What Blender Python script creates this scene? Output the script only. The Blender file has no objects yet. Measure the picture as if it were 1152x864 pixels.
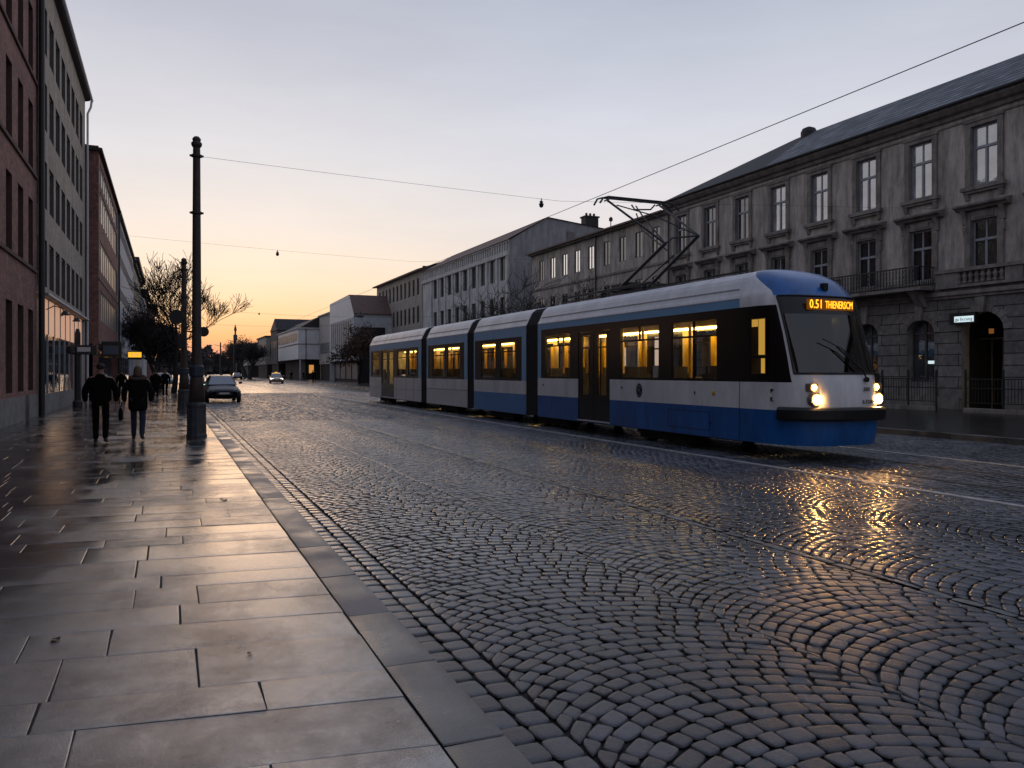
import bpy, math, random
import numpy as np
from mathutils import Vector, Matrix
random.seed(7)
R = math.radians
scn = bpy.context.scene
COL = scn.collection
WL = {}          # world location of every empty / located part (no rotation)

# ------------------------------------------------------------------ materials
def nt(m):
    m.use_nodes = True
    return m.node_tree.nodes, m.node_tree.links

def mat(name, col, rough=.6, col2=None, scale=3.0, bump=0.0, bscale=20.0, metal=0.0, rough2=None,
        emit=None, estr=0.0, stretch=(1, 1, 1), spec=.5, coat=0.0, grime=0.0, gscale=1.6):
    m = bpy.data.materials.new(name)
    N, L = nt(m)
    b = N['Principled BSDF']
    b.inputs['Base Color'].default_value = (*col, 1)
    b.inputs['Roughness'].default_value = rough
    b.inputs['Metallic'].default_value = metal
    b.inputs['Specular IOR Level'].default_value = spec
    b.inputs['Coat Weight'].default_value = coat
    tc = N.new('ShaderNodeTexCoord')
    mp = N.new('ShaderNodeMapping'); mp.inputs['Scale'].default_value = stretch
    L.new(tc.outputs['Object'], mp.inputs['Vector'])
    if col2 is None: col2 = tuple(c * .72 for c in col)
    n = N.new('ShaderNodeTexNoise'); n.inputs['Scale'].default_value = scale
    n.inputs['Detail'].default_value = 6; n.inputs['Roughness'].default_value = .6
    L.new(mp.outputs['Vector'], n.inputs['Vector'])
    rp = N.new('ShaderNodeValToRGB')
    rp.color_ramp.elements[0].position = .32; rp.color_ramp.elements[1].position = .7
    rp.color_ramp.elements[0].color = (*col2, 1); rp.color_ramp.elements[1].color = (*col, 1)
    L.new(n.outputs['Fac'], rp.inputs['Fac'])
    if grime:
        gm = N.new('ShaderNodeMapping'); gm.inputs['Scale'].default_value = (1.6, 1.6, .35); L.new(tc.outputs['Object'], gm.inputs['Vector'])
        gn = N.new('ShaderNodeTexNoise'); gn.inputs['Scale'].default_value = gscale; gn.inputs['Detail'].default_value = 9; gn.inputs['Roughness'].default_value = .72; L.new(gm.outputs['Vector'], gn.inputs['Vector'])
        gr = N.new('ShaderNodeMapRange'); gr.inputs['From Min'].default_value = .36; gr.inputs['From Max'].default_value = .60; gr.inputs['To Min'].default_value = 1 - grime; gr.inputs['To Max'].default_value = 1.08; L.new(gn.outputs['Fac'], gr.inputs['Value'])
        gv = N.new('ShaderNodeVectorMath'); gv.operation = 'SCALE'; L.new(rp.outputs['Color'], gv.inputs[0]); L.new(gr.outputs['Result'], gv.inputs['Scale']); L.new(gv.outputs['Vector'], b.inputs['Base Color'])
    else: L.new(rp.outputs['Color'], b.inputs['Base Color'])
    if rough2 is not None:
        mr = N.new('ShaderNodeMapRange'); mr.inputs['From Min'].default_value = .35; mr.inputs['From Max'].default_value = .65
        mr.inputs['To Min'].default_value = rough; mr.inputs['To Max'].default_value = rough2
        L.new(n.outputs['Fac'], mr.inputs['Value']); L.new(mr.outputs['Result'], b.inputs['Roughness'])
    if bump:
        n2 = N.new('ShaderNodeTexNoise'); n2.inputs['Scale'].default_value = bscale; n2.inputs['Detail'].default_value = 4
        L.new(tc.outputs['Object'], n2.inputs['Vector'])
        bp = N.new('ShaderNodeBump'); bp.inputs['Strength'].default_value = bump; bp.inputs['Distance'].default_value = .02
        L.new(n2.outputs['Fac'], bp.inputs['Height']); L.new(bp.outputs['Normal'], b.inputs['Normal'])
    if emit:
        b.inputs['Emission Color'].default_value = (*emit, 1); b.inputs['Emission Strength'].default_value = estr
    return m

def brickmat(name, c1, c2, mortar, bw, bh, ms=.012, rough=.8, bump=.35, off=.5, dirt=.45):
    m = bpy.data.materials.new(name)
    N, L = nt(m); b = N['Principled BSDF']; b.inputs['Roughness'].default_value = rough
    tc = N.new('ShaderNodeTexCoord'); sp = N.new('ShaderNodeSeparateXYZ'); L.new(tc.outputs['Object'], sp.inputs['Vector'])
    ad = N.new('ShaderNodeMath'); ad.operation = 'ADD'; L.new(sp.outputs['X'], ad.inputs[0]); L.new(sp.outputs['Y'], ad.inputs[1])
    cb = N.new('ShaderNodeCombineXYZ'); L.new(ad.outputs[0], cb.inputs['X']); L.new(sp.outputs['Z'], cb.inputs['Y'])
    br = N.new('ShaderNodeTexBrick'); L.new(cb.outputs['Vector'], br.inputs['Vector'])
    br.inputs['Scale'].default_value = 1; br.inputs['Brick Width'].default_value = bw; br.inputs['Row Height'].default_value = bh
    br.inputs['Mortar Size'].default_value = ms; br.inputs['Mortar Smooth'].default_value = .3; br.offset = off
    br.inputs['Color1'].default_value = (*c1, 1); br.inputs['Color2'].default_value = (*c2, 1); br.inputs['Mortar'].default_value = (*mortar, 1)
    n = N.new('ShaderNodeTexNoise'); n.inputs['Scale'].default_value = .7; n.inputs['Detail'].default_value = 8; n.inputs['Roughness'].default_value = .7
    L.new(tc.outputs['Object'], n.inputs['Vector'])
    mr = N.new('ShaderNodeMapRange'); mr.inputs['From Min'].default_value = .3; mr.inputs['From Max'].default_value = .7
    mr.inputs['To Min'].default_value = 1 - dirt; mr.inputs['To Max'].default_value = 1.1
    L.new(n.outputs['Fac'], mr.inputs['Value'])
    nf = N.new('ShaderNodeTexNoise'); nf.inputs['Scale'].default_value = 4.5; nf.inputs['Detail'].default_value = 8; nf.inputs['Roughness'].default_value = .75; L.new(tc.outputs['Object'], nf.inputs['Vector'])
    mf = N.new('ShaderNodeMapRange'); mf.inputs['From Min'].default_value = .3; mf.inputs['From Max'].default_value = .7; mf.inputs['To Min'].default_value = .55; mf.inputs['To Max'].default_value = 1.35; L.new(nf.outputs['Fac'], mf.inputs['Value'])
    mm = N.new('ShaderNodeMath'); mm.operation = 'MULTIPLY'; L.new(mr.outputs['Result'], mm.inputs[0]); L.new(mf.outputs['Result'], mm.inputs[1])
    mx = N.new('ShaderNodeVectorMath'); mx.operation = 'SCALE'; L.new(br.outputs['Color'], mx.inputs[0]); L.new(mm.outputs[0], mx.inputs['Scale'])
    L.new(mx.outputs['Vector'], b.inputs['Base Color'])
    bp = N.new('ShaderNodeBump'); bp.inputs['Strength'].default_value = bump; bp.inputs['Distance'].default_value = .03; bp.invert = True
    L.new(br.outputs['Fac'], bp.inputs['Height']); L.new(bp.outputs['Normal'], b.inputs['Normal'])
    return m

def facing_mix(N, L, refl, f0=.045, fmax=1.0):
    lw = N.new('ShaderNodeLayerWeight'); lw.inputs['Blend'].default_value = .5
    p = N.new('ShaderNodeMath'); p.operation = 'POWER'; p.inputs[1].default_value = 5.0; L.new(lw.outputs['Facing'], p.inputs[0])
    a = N.new('ShaderNodeMath'); a.operation = 'MULTIPLY_ADD'; a.use_clamp = True; a.inputs[1].default_value = fmax - f0; a.inputs[2].default_value = f0 + refl
    L.new(p.outputs[0], a.inputs[0]); return a

def glassmat(name, body, refl, rough=.03, tint=(1, 1, 1), wob=.02, fmax=1.0):
    """opaque window pane: dark or curtained room behind + mirror-like face"""
    m = bpy.data.materials.new(name); N, L = nt(m); N.remove(N['Principled BSDF']); out = N['Material Output']
    d = N.new('ShaderNodeBsdfDiffuse'); g = N.new('ShaderNodeBsdfGlossy'); g.inputs['Roughness'].default_value = rough
    g.inputs['Color'].default_value = (*tint, 1)
    tc = N.new('ShaderNodeTexCoord'); n = N.new('ShaderNodeTexNoise'); n.inputs['Scale'].default_value = 1.6; n.inputs['Detail'].default_value = 3
    L.new(tc.outputs['Object'], n.inputs['Vector'])
    rp = N.new('ShaderNodeValToRGB'); rp.color_ramp.elements[0].color = (*[c * .55 for c in body], 1); rp.color_ramp.elements[1].color = (*[c * 1.25 for c in body], 1)
    rp.color_ramp.elements[0].position = .35; rp.color_ramp.elements[1].position = .65
    L.new(n.outputs['Fac'], rp.inputs['Fac']); L.new(rp.outputs['Color'], d.inputs['Color'])
    bp = N.new('ShaderNodeBump'); bp.inputs['Strength'].default_value = wob; bp.inputs['Distance'].default_value = .2
    L.new(n.outputs['Fac'], bp.inputs['Height']); L.new(bp.outputs['Normal'], g.inputs['Normal'])
    ad = facing_mix(N, L, refl, .045, fmax)
    mx = N.new('ShaderNodeMixShader'); L.new(ad.outputs[0], mx.inputs[0]); L.new(d.outputs[0], mx.inputs[1]); L.new(g.outputs[0], mx.inputs[2])
    L.new(mx.outputs[0], out.inputs[0]); return m

def clearglass(name, tint, refl):
    m = bpy.data.materials.new(name); N, L = nt(m); N.remove(N['Principled BSDF']); out = N['Material Output']
    t = N.new('ShaderNodeBsdfTransparent'); t.inputs['Color'].default_value = (*tint, 1)
    g = N.new('ShaderNodeBsdfGlossy'); g.inputs['Roughness'].default_value = .02
    ad = facing_mix(N, L, refl, .035)
    mx = N.new('ShaderNodeMixShader'); L.new(ad.outputs[0], mx.inputs[0]); L.new(t.outputs[0], mx.inputs[1]); L.new(g.outputs[0], mx.inputs[2])
    L.new(mx.outputs[0], out.inputs[0]); return m

M = {}
M['iron'] = mat('dark_iron', (.022, .023, .026), .5, (.012, .012, .014), 8, .15, 40)
M['mast'] = mat('mast_paint', (.075, .05, .044), .6, (.035, .026, .024), 5, .2, 30)
M['mastbase'] = mat('mast_base_paint', (.06, .066, .075), .5, (.03, .033, .04), 6, .3, 25)
M['wire'] = mat('wire_copper', (.03, .03, .032), .5)
M['plaster'] = mat('old_plaster', (.55, .495, .45), .9, (.35, .315, .285), .9, .5, 14, stretch=(1, 1, .5), grime=.5)
M['trim'] = mat('stone_trim', (.31, .28, .255), .85, (.17, .152, .14), 2.2, .5, 18, grime=.4)
M['rust'] = brickmat('rusticated_stone', (.27, .25, .235), (.21, .197, .188), (.045, .043, .041), 1.9, .46, .022, .9, .8, dirt=.5)
M['slate'] = brickmat('slate_roof', (.26, .275, .32), (.03, .034, .043), (.010, .010, .012), .55, .24, .05, .55, .9, dirt=.6)
M['tile_old'] = mat('old_roof_tile', (.040, .034, .034), .7, (.02, .018, .02), 6, .4, 9)
M['tile_red'] = mat('red_roof_tile', (.19, .115, .095), .75, (.11, .07, .06), 4, .4, 9)
M['winframe'] = mat('painted_window_frame', (.34, .36, .40), .5, (.24, .25, .28), 5)
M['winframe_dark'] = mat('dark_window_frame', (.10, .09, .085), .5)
M['pane_dark'] = glassmat('dark_pane', (.012, .012, .014), .06)
M['pane_curtain'] = glassmat('curtained_pane', (.42, .41, .42), .22)
M['pane_mid'] = glassmat('dim_pane', (.045, .045, .05), .10)
M['pane_bright'] = glassmat('mirror_pane', (.35, .32, .3), .75)
M['pane_blue'] = glassmat('bluish_pane', (.05, .06, .075), .14)
M['pane_left'] = glassmat('street_pane', (.022, .022, .026), .02)
M['pane_ribbon'] = glassmat('ribbon_pane', (.13, .13, .135), .0, .3, fmax=.35)
M['pane_far'] = glassmat('far_pane', (.16, .165, .18), .0, .3, fmax=.22)
M['brick'] = brickmat('red_brick', (.40, .17, .135), (.25, .11, .095), (.20, .16, .15), .26, .085, .010, .85, .6, dirt=.45)
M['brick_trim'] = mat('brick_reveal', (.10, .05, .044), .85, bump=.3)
M['plinth'] = mat('concrete_plinth', (.24, .235, .23), .85, (.14, .138, .135), 2, .4, 12)
M['graywall'] = mat('stone_clad_wall', (.50, .43, .365), .85, (.30, .26, .22), 5, .5, 16, grime=.3)
M['redwall'] = brickmat('red_brown_brick', (.36, .16, .125), (.26, .12, .10), (.15, .115, .10), .25, .075, .008, .85, .4, dirt=.4)
M['bluewall'] = mat('pale_render', (.55, .57, .61), .85, (.43, .445, .47), 1.5, .2, 12)
M['creamwall'] = mat('cream_render', (.50, .46, .42), .85, (.38, .35, .32), 1.5, .2, 12)
M['darkwall'] = mat('dark_render', (.12, .10, .09), .85, (.08, .066, .06), 1.2)
M['fargray'] = mat('gray_render', (.36, .36, .375), .85, (.28, .28, .29), 1.2, .3, 8, grime=.25)
M['farwin'] = mat('pilaster_render', (.62, .61, .60), .85, (.50, .49, .485), 1.2, .3, 8, grime=.35)
M['farbeige'] = mat('beige_render', (.43, .385, .345), .85, (.32, .285, .255), 1.2, .3, 8, grime=.3)
M['white'] = mat('white_cladding', (.74, .74, .76), .6, (.60, .61, .63), 1.0)
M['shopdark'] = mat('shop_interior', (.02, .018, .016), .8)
M['shopglow'] = mat('lit_shop', (.5, .25, .1), .6, emit=(1, .45, .10), estr=.55, col2=(.2, .1, .04), scale=2)
M['fascia'] = mat('fascia_reflected_glow', (.75, .52, .38), .6, (.62, .42, .3), 1.2, emit=(1, .52, .30), estr=.42)  # weak emission stands in for warm light reflected by the fascia
M['signyellow'] = mat('yellow_lightbox', (.9, .6, .05), .5, emit=(1, .50, .03), estr=1.0, col2=(.9, .5, .03))
M['signwhite'] = mat('white_lightbox', (.8, .85, .85), .5, emit=(.75, .95, 1), estr=.75, col2=(.7, .8, .8))
M['signblue'] = mat('blue_sign_face', (.06, .09, .13), .35)
M['black'] = mat('black_plastic', (.008, .008, .009), .45)
# tram
M['t_white'] = mat('tram_white', (.80, .80, .81), .32, (.74, .74, .75), 1.2, .03, 6, coat=.2, grime=.22, gscale=1.1)
M['t_roof'] = mat('tram_roof_white', (.80, .80, .82), .4, (.70, .70, .72), 1.5, .04, 4, grime=.2, gscale=.7, stretch=(1, .3, 1))
M['t_blue'] = mat('tram_blue', (.006, .125, .42), .35, (.005, .10, .35), 1.2, .03, 6, coat=.25, grime=.4, gscale=1.3)
M['t_midblue'] = mat('tram_mid_blue', (.07, .24, .54), .38, (.06, .21, .48), 1.2, .03, 6)
M['t_light'] = mat('tram_light_blue', (.22, .47, .74), .38, (.19, .42, .67), 1.2, .02, 6)
M['t_silver'] = mat('tram_silver', (.70, .70, .71), .35, (.58, .58, .59), 1.6, .05, 5, stretch=(1, .4, 1))
M['t_band'] = mat('tram_band_black', (.006, .006, .007), .25)
M['t_glass'] = clearglass('tram_glass', (.80, .78, .74), .03)
M['t_glass2'] = clearglass('tram_glass_tinted', (.55, .52, .48), .06)
M['t_shield'] = clearglass('windscreen_glass', (.34, .42, .45), .08)
M['rubber'] = mat('bellows_rubber', (.045, .042, .042), .7, (.025, .024, .024), 10, .3, 30)
M['under'] = mat('underframe', (.01, .01, .01), .8)
M['steel'] = mat('steel', (.35, .35, .36), .35, metal=1.0)
M['rail'] = mat('rail_steel', (.62, .61, .60), .24, (.40, .39, .38), 4, metal=.9)
M['inner'] = mat('tram_interior', (.50, .40, .24), .7, (.42, .33, .2), 2)
M['seat'] = mat('seat_fabric', (.05, .05, .07), .9)
M['pole'] = mat('yellow_pole', (.75, .45, .03), .4)
M['strip'] = mat('warm_light_strip', (1, .8, .4), .5, emit=(1, .66, .17), estr=22, col2=(1, .8, .4))
M['head'] = mat('headlamp', (1, .9, .7), .3, emit=(1, .52, .16), estr=340, col2=(1, .9, .7))
M['headamber'] = mat('amber_lamp', (1, .6, .1), .3, emit=(1, .48, .06), estr=22, col2=(1, .6, .1))
M['lens'] = mat('lamp_housing', (.25, .2, .14), .3)
M['led'] = mat('led_amber', (1, .5, .05), .5, emit=(1, .36, .015), estr=2.6, col2=(1, .5, .05))
M['ledoff'] = mat('display_black', (.05, .018, .004), .3, emit=(1, .3, .01), estr=.12)
M['mark'] = mat('dark_marking', (.02, .02, .024), .5)
# cars, people
M['car_dark'] = mat('dark_car_paint', (.010, .012, .018), .3, (.006, .008, .014), 2, spec=.25)
M['car_silver'] = mat('silver_car_paint', (.35, .36, .38), .3, coat=.5)
M['car_taxi'] = mat('pale_taxi_paint', (.62, .42, .24), .3, coat=.5)
M['car_glass'] = glassmat('car_glass', (.01, .014, .017), .22, .03)
M['tyre'] = mat('tyre', (.012, .012, .012), .85)
M['plate'] = mat('number_plate', (.6, .6, .6), .5)
M['lampwhite'] = mat('car_lamp_on', (1, 1, 1), .3, emit=(1, .92, .8), estr=5)
M['lampoff'] = mat('car_lamp_off', (.35, .37, .4), .2)
M['lampgreen'] = mat('car_lamp_cool', (.7, 1, .95), .3, emit=(.5, 1, .85), estr=1.2)
M['lampred'] = mat('tail_lamp', (.5, .02, .01), .3, emit=(1, .05, .02), estr=1.2)
M['cloth_black'] = mat('black_cloth', (.005, .005, .0055), .95, bump=.3, bscale=25, spec=.1)
M['cloth_gray'] = mat('charcoal_cloth', (.009, .0085, .009), .95, bump=.3, bscale=25, spec=.1)
M['jeans'] = mat('blue_jeans', (.018, .03, .062), .85, bump=.2, bscale=60)
M['skin'] = mat('skin', (.28, .16, .11), .55)
M['hair_dark'] = mat('dark_hair', (.018, .012, .01), .6, bump=.4, bscale=60)
M['hair_fair'] = mat('fair_hair', (.12, .07, .042), .6, bump=.4, bscale=60)
M['fur'] = mat('fur_trim', (.09, .06, .045), .9, bump=1, bscale=50)
M['shoe'] = mat('shoe', (.012, .01, .01), .5)
M['bark'] = mat('bark', (.028, .02, .017), .9, (.015, .011, .01), 8, .4, 20)
M['twig'] = mat('twig', (.020, .015, .013), .9)
M['twig_gray'] = mat('gray_twig', (.06, .052, .05), .9)
M['leaf_brown'] = mat('brown_foliage', (.13, .075, .055), .9, (.06, .038, .03), 1.2)
M['leaf_dark'] = mat('dark_foliage', (.026, .023, .021), .95, (.013, .012, .011), .8)
M['haze_wood'] = mat('haze_tinted_wood', (.085, .075, .08), .95, (.06, .055, .06), .05)  # distance haze is put into the pale bluish base colour
M['haze_leaf'] = mat('haze_tinted_foliage', (.06, .05, .052), .95, (.034, .029, .032), .4)  # far-tree colour lifted as if seen through haze
M['deadleaf'] = mat('dead_leaf', (.022, .014, .010), .6, (.012, .008, .006), 8)

# ------------------------------------------------------------------ mesh builder
class MB:
    def __init__(s): s.v = []; s.f = []; s.m = []
    def add(s, verts, faces, mi=0):
        o = len(s.v); s.v.extend(tuple(p) for p in verts)
        for f in faces: s.f.append(tuple(i + o for i in f)); s.m.append(mi)
        return s
    def quad(s, a, b, c, d, mi=0): return s.add([a, b, c, d], [(0, 1, 2, 3)], mi)
    def poly(s, pts, mi=0): return s.add(pts, [tuple(range(len(pts)))], mi)
    def box(s, x0, x1, y0, y1, z0, z1, mi=0):
        return s.add([(x0, y0, z0), (x1, y0, z0), (x1, y1, z0), (x0, y1, z0), (x0, y0, z1), (x1, y0, z1), (x1, y1, z1), (x0, y1, z1)],
                     [(3, 2, 1, 0), (4, 5, 6, 7), (0, 1, 5, 4), (1, 2, 6, 5), (2, 3, 7, 6), (3, 0, 4, 7)], mi)
    def prism(s, pts, axis, a0, a1, mi=0):
        """extrude a 2D outline along an axis: axis 'x': pts are (y,z); 'y': (x,z); 'z': (x,y)"""
        def P(p, a): return {'x': (a, p[0], p[1]), 'y': (p[0], a, p[1]), 'z': (p[0], p[1], a)}[axis]
        n = len(pts)
        return s.add([P(p, a0) for p in pts] + [P(p, a1) for p in pts],
                     [tuple(range(n))[::-1], tuple(range(n, 2 * n))] + [(i, (i + 1) % n, n + (i + 1) % n, n + i) for i in range(n)], mi)
    def tube(s, pts, rad, n=6, mi=0, cap=True):
        pts = [Vector(p) for p in pts]
        if not isinstance(rad, (list, tuple)): rad = [rad] * len(pts)
        vs = []; fs = []
        for i, p in enumerate(pts):
            d = (pts[min(i + 1, len(pts) - 1)] - pts[max(i - 1, 0)]).normalized()
            up = Vector((0, 0, 1)) if abs(d.z) < .9 else Vector((1, 0, 0))
            a = d.cross(up).normalized(); b = d.cross(a)
            for k in range(n):
                t = 2 * math.pi * k / n
                vs.append(p + (a * math.cos(t) + b * math.sin(t)) * rad[i])
        for i in range(len(pts) - 1):
            for k in range(n):
                fs.append((i * n + k, i * n + (k + 1) % n, (i + 1) * n + (k + 1) % n, (i + 1) * n + k))
        if cap and n > 3:
            fs.append(tuple(range(n))[::-1]); fs.append(tuple(range((len(pts) - 1) * n, len(pts) * n)))
        return s.add(vs, fs, mi)
    def lathe(s, prof, c, n=16, mi=0, axis='z'):
        vs = []; fs = []
        for r, h in prof:
            for k in range(n):
                t = 2 * math.pi * k / n; x, y = r * math.cos(t), r * math.sin(t)
                vs.append({'z': (c[0] + x, c[1] + y, c[2] + h), 'x': (c[0] + h, c[1] + x, c[2] + y), 'y': (c[0] + x, c[1] + h, c[2] + y)}[axis])
        for i in range(len(prof) - 1):
            for k in range(n):
                fs.append((i * n + k, i * n + (k + 1) % n, (i + 1) * n + (k + 1) % n, (i + 1) * n + k))
        fs.append(tuple(range(n))[::-1]); fs.append(tuple(range((len(prof) - 1) * n, len(prof) * n)))
        return s.add(vs, fs, mi)
    def mesh(s, name, mats, off=(0, 0, 0), smooth=False):
        me = bpy.data.meshes.new(name)
        me.from_pydata([(v[0] - off[0], v[1] - off[1], v[2] - off[2]) for v in s.v], [], s.f)
        for mm in mats: me.materials.append(M[mm] if isinstance(mm, str) else mm)
        if len(mats) > 1: me.polygons.foreach_set('material_index', s.m)
        if smooth: me.polygons.foreach_set('use_smooth', [True] * len(me.polygons))
        me.update(); return me
    def build(s, name, mats, parent=None, smooth=False, bevel=0, origin=None, sub=0):
        """verts are in world coordinates; the object sits at its parent's origin"""
        if isinstance(mats, str): mats = [mats]
        off = WL[parent.name] if parent else (origin or (0, 0, 0))
        o = bpy.data.objects.new(name, s.mesh(name, mats, off, smooth)); COL.objects.link(o)
        if parent: o.parent = parent
        else: o.location = off
        WL[o.name] = off
        if bevel:
            b = o.modifiers.new('Bevel', 'BEVEL'); b.width = bevel; b.segments = 2; b.limit_method = 'ANGLE'
        if sub:
            b = o.modifiers.new('Sub', 'SUBSURF'); b.levels = sub; b.render_levels = sub
        return o

def tag(o, label=None, cat=None, group=None, kind=None):
    if label: o['label'] = label
    if cat: o['category'] = cat
    if group: o['group'] = group
    if kind: o['kind'] = kind
    return o

def thing(name, loc, label, cat, group=None, rz=0):
    o = bpy.data.objects.new(name, None); COL.objects.link(o); o.location = loc; o.rotation_euler.z = rz
    o.empty_display_size = .3
    WL[o.name] = tuple(loc) if rz == 0 else (0, 0, 0)   # rotated things build their parts in local coordinates
    return tag(o, label, cat, group)

def place(name, me, parent, loc):
    """share a mesh; loc is in world coordinates"""
    o = bpy.data.objects.new(name, me); COL.objects.link(o); o.parent = parent
    pl = WL[parent.name]; o.location = (loc[0] - pl[0], loc[1] - pl[1], loc[2] - pl[2]); WL[o.name] = tuple(loc)
    return o

def copy_tree(o, parent=None):
    c = o.copy(); COL.objects.link(c)
    if parent: c.parent = parent
    for ch in list(o.children): copy_tree(ch, c)
    return c

def textmesh(name, body, size, mt, parent, mtx, extrude=.004):
    cu = bpy.data.curves.new('txt', 'FONT'); cu.body = body; cu.size = size; cu.extrude = extrude
    cu.align_x = 'CENTER'; cu.align_y = 'CENTER'; cu.resolution_u = 2
    t = bpy.data.objects.new('txt', cu); COL.objects.link(t)
    bpy.context.view_layer.update()
    me = bpy.data.meshes.new_from_object(t.evaluated_get(bpy.context.evaluated_depsgraph_get()))
    bpy.data.objects.remove(t); me.name = name
    pl = WL[parent.name]
    me.transform(Matrix.Translation((-pl[0], -pl[1], -pl[2])) @ mtx)
    me.materials.clear(); me.materials.append(M[mt])
    o = bpy.data.objects.new(name, me); COL.objects.link(o); o.parent = parent; WL[o.name] = pl
    return o

# ------------------------------------------------------------------ ground
RZ = -.05    # road surface just below the pavement
def np_mesh(name, V, F4, mats, rnd=None, smooth=True):
    me = bpy.data.meshes.new(name)
    nv, nf = len(V), len(F4)
    me.vertices.add(nv); me.vertices.foreach_set('co', V.astype(np.float32).ravel())
    me.loops.add(nf * 4); me.loops.foreach_set('vertex_index', F4.astype(np.int32).ravel())
    me.polygons.add(nf); me.polygons.foreach_set('loop_start', np.arange(0, nf * 4, 4, dtype=np.int32))
    me.polygons.foreach_set('loop_total', np.full(nf, 4, dtype=np.int32))
    if smooth: me.polygons.foreach_set('use_smooth', np.ones(nf, dtype=bool))
    for m_ in mats: me.materials.append(m_)
    me.update(calc_edges=True)
    if rnd is not None:
        a = me.attributes.new('rnd', 'FLOAT', 'POINT'); a.data.foreach_set('value', rnd.astype(np.float32))
    return me

def stones(quads, n, h, gap, ztop, name, mats, rng, tilt=.006, hjit=.006, powr=5, wob=.0, rr=None, ts=None):
    """quads: (K,4,2) corner points; each becomes a pillow-shaped stone with an n x n top"""
    q = np.array(quads, dtype=np.float64); K = len(q)
    c = q.mean(1, keepdims=True); d = q - c
    ln = np.linalg.norm(d, axis=2, keepdims=True)
    q = c + d * (1 - gap / np.maximum(ln, 1e-4))
    t = np.array(ts) if ts else np.linspace(-1, 1, n); n = len(t)
    U, W = np.meshgrid(t, t, indexing='xy'); U = U.ravel(); W = W.ravel()
    # round the corners of the outline
    rr = rr or (.86 if n > 3 else .95)
    mx = np.maximum(abs(U), abs(W)); mn = np.minimum(abs(U), abs(W))
    k = 1 - (1 - rr) * (mn ** 3) * (mx ** 3)
    u = U * k; w = W * k
    a = (1 - u) * (1 - w) / 4; b = (1 + u) * (1 - w) / 4; cc = (1 + u) * (1 + w) / 4; dd = (1 - u) * (1 + w) / 4
    xy = q[:, None, 0] * a[None, :, None] + q[:, None, 1] * b[None, :, None] + q[:, None, 2] * cc[None, :, None] + q[:, None, 3] * dd[None, :, None]
    z = h * (1 - mx ** powr)[None, :] - h
    z = z + rng.normal(0, tilt, (K, 1)) * U[None] + rng.normal(0, tilt, (K, 1)) * W[None] + rng.normal(0, hjit, (K, 1))
    if wob: z = z + rng.normal(0, wob, z.shape) * (mx < .99)[None]
    V = np.concatenate([xy, (z + ztop)[..., None]], 2).reshape(-1, 3)
    ii = np.arange(n * n).reshape(n, n)
    f = np.stack([ii[:-1, :-1], ii[:-1, 1:], ii[1:, 1:], ii[1:, :-1]], -1).reshape(-1, 4)
    F = (f[None] + (np.arange(K) * n * n)[:, None, None]).reshape(-1, 4)
    rnd = np.repeat(rng.random(K), n * n)
    return np_mesh(name, V, F, mats, rnd)

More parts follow.
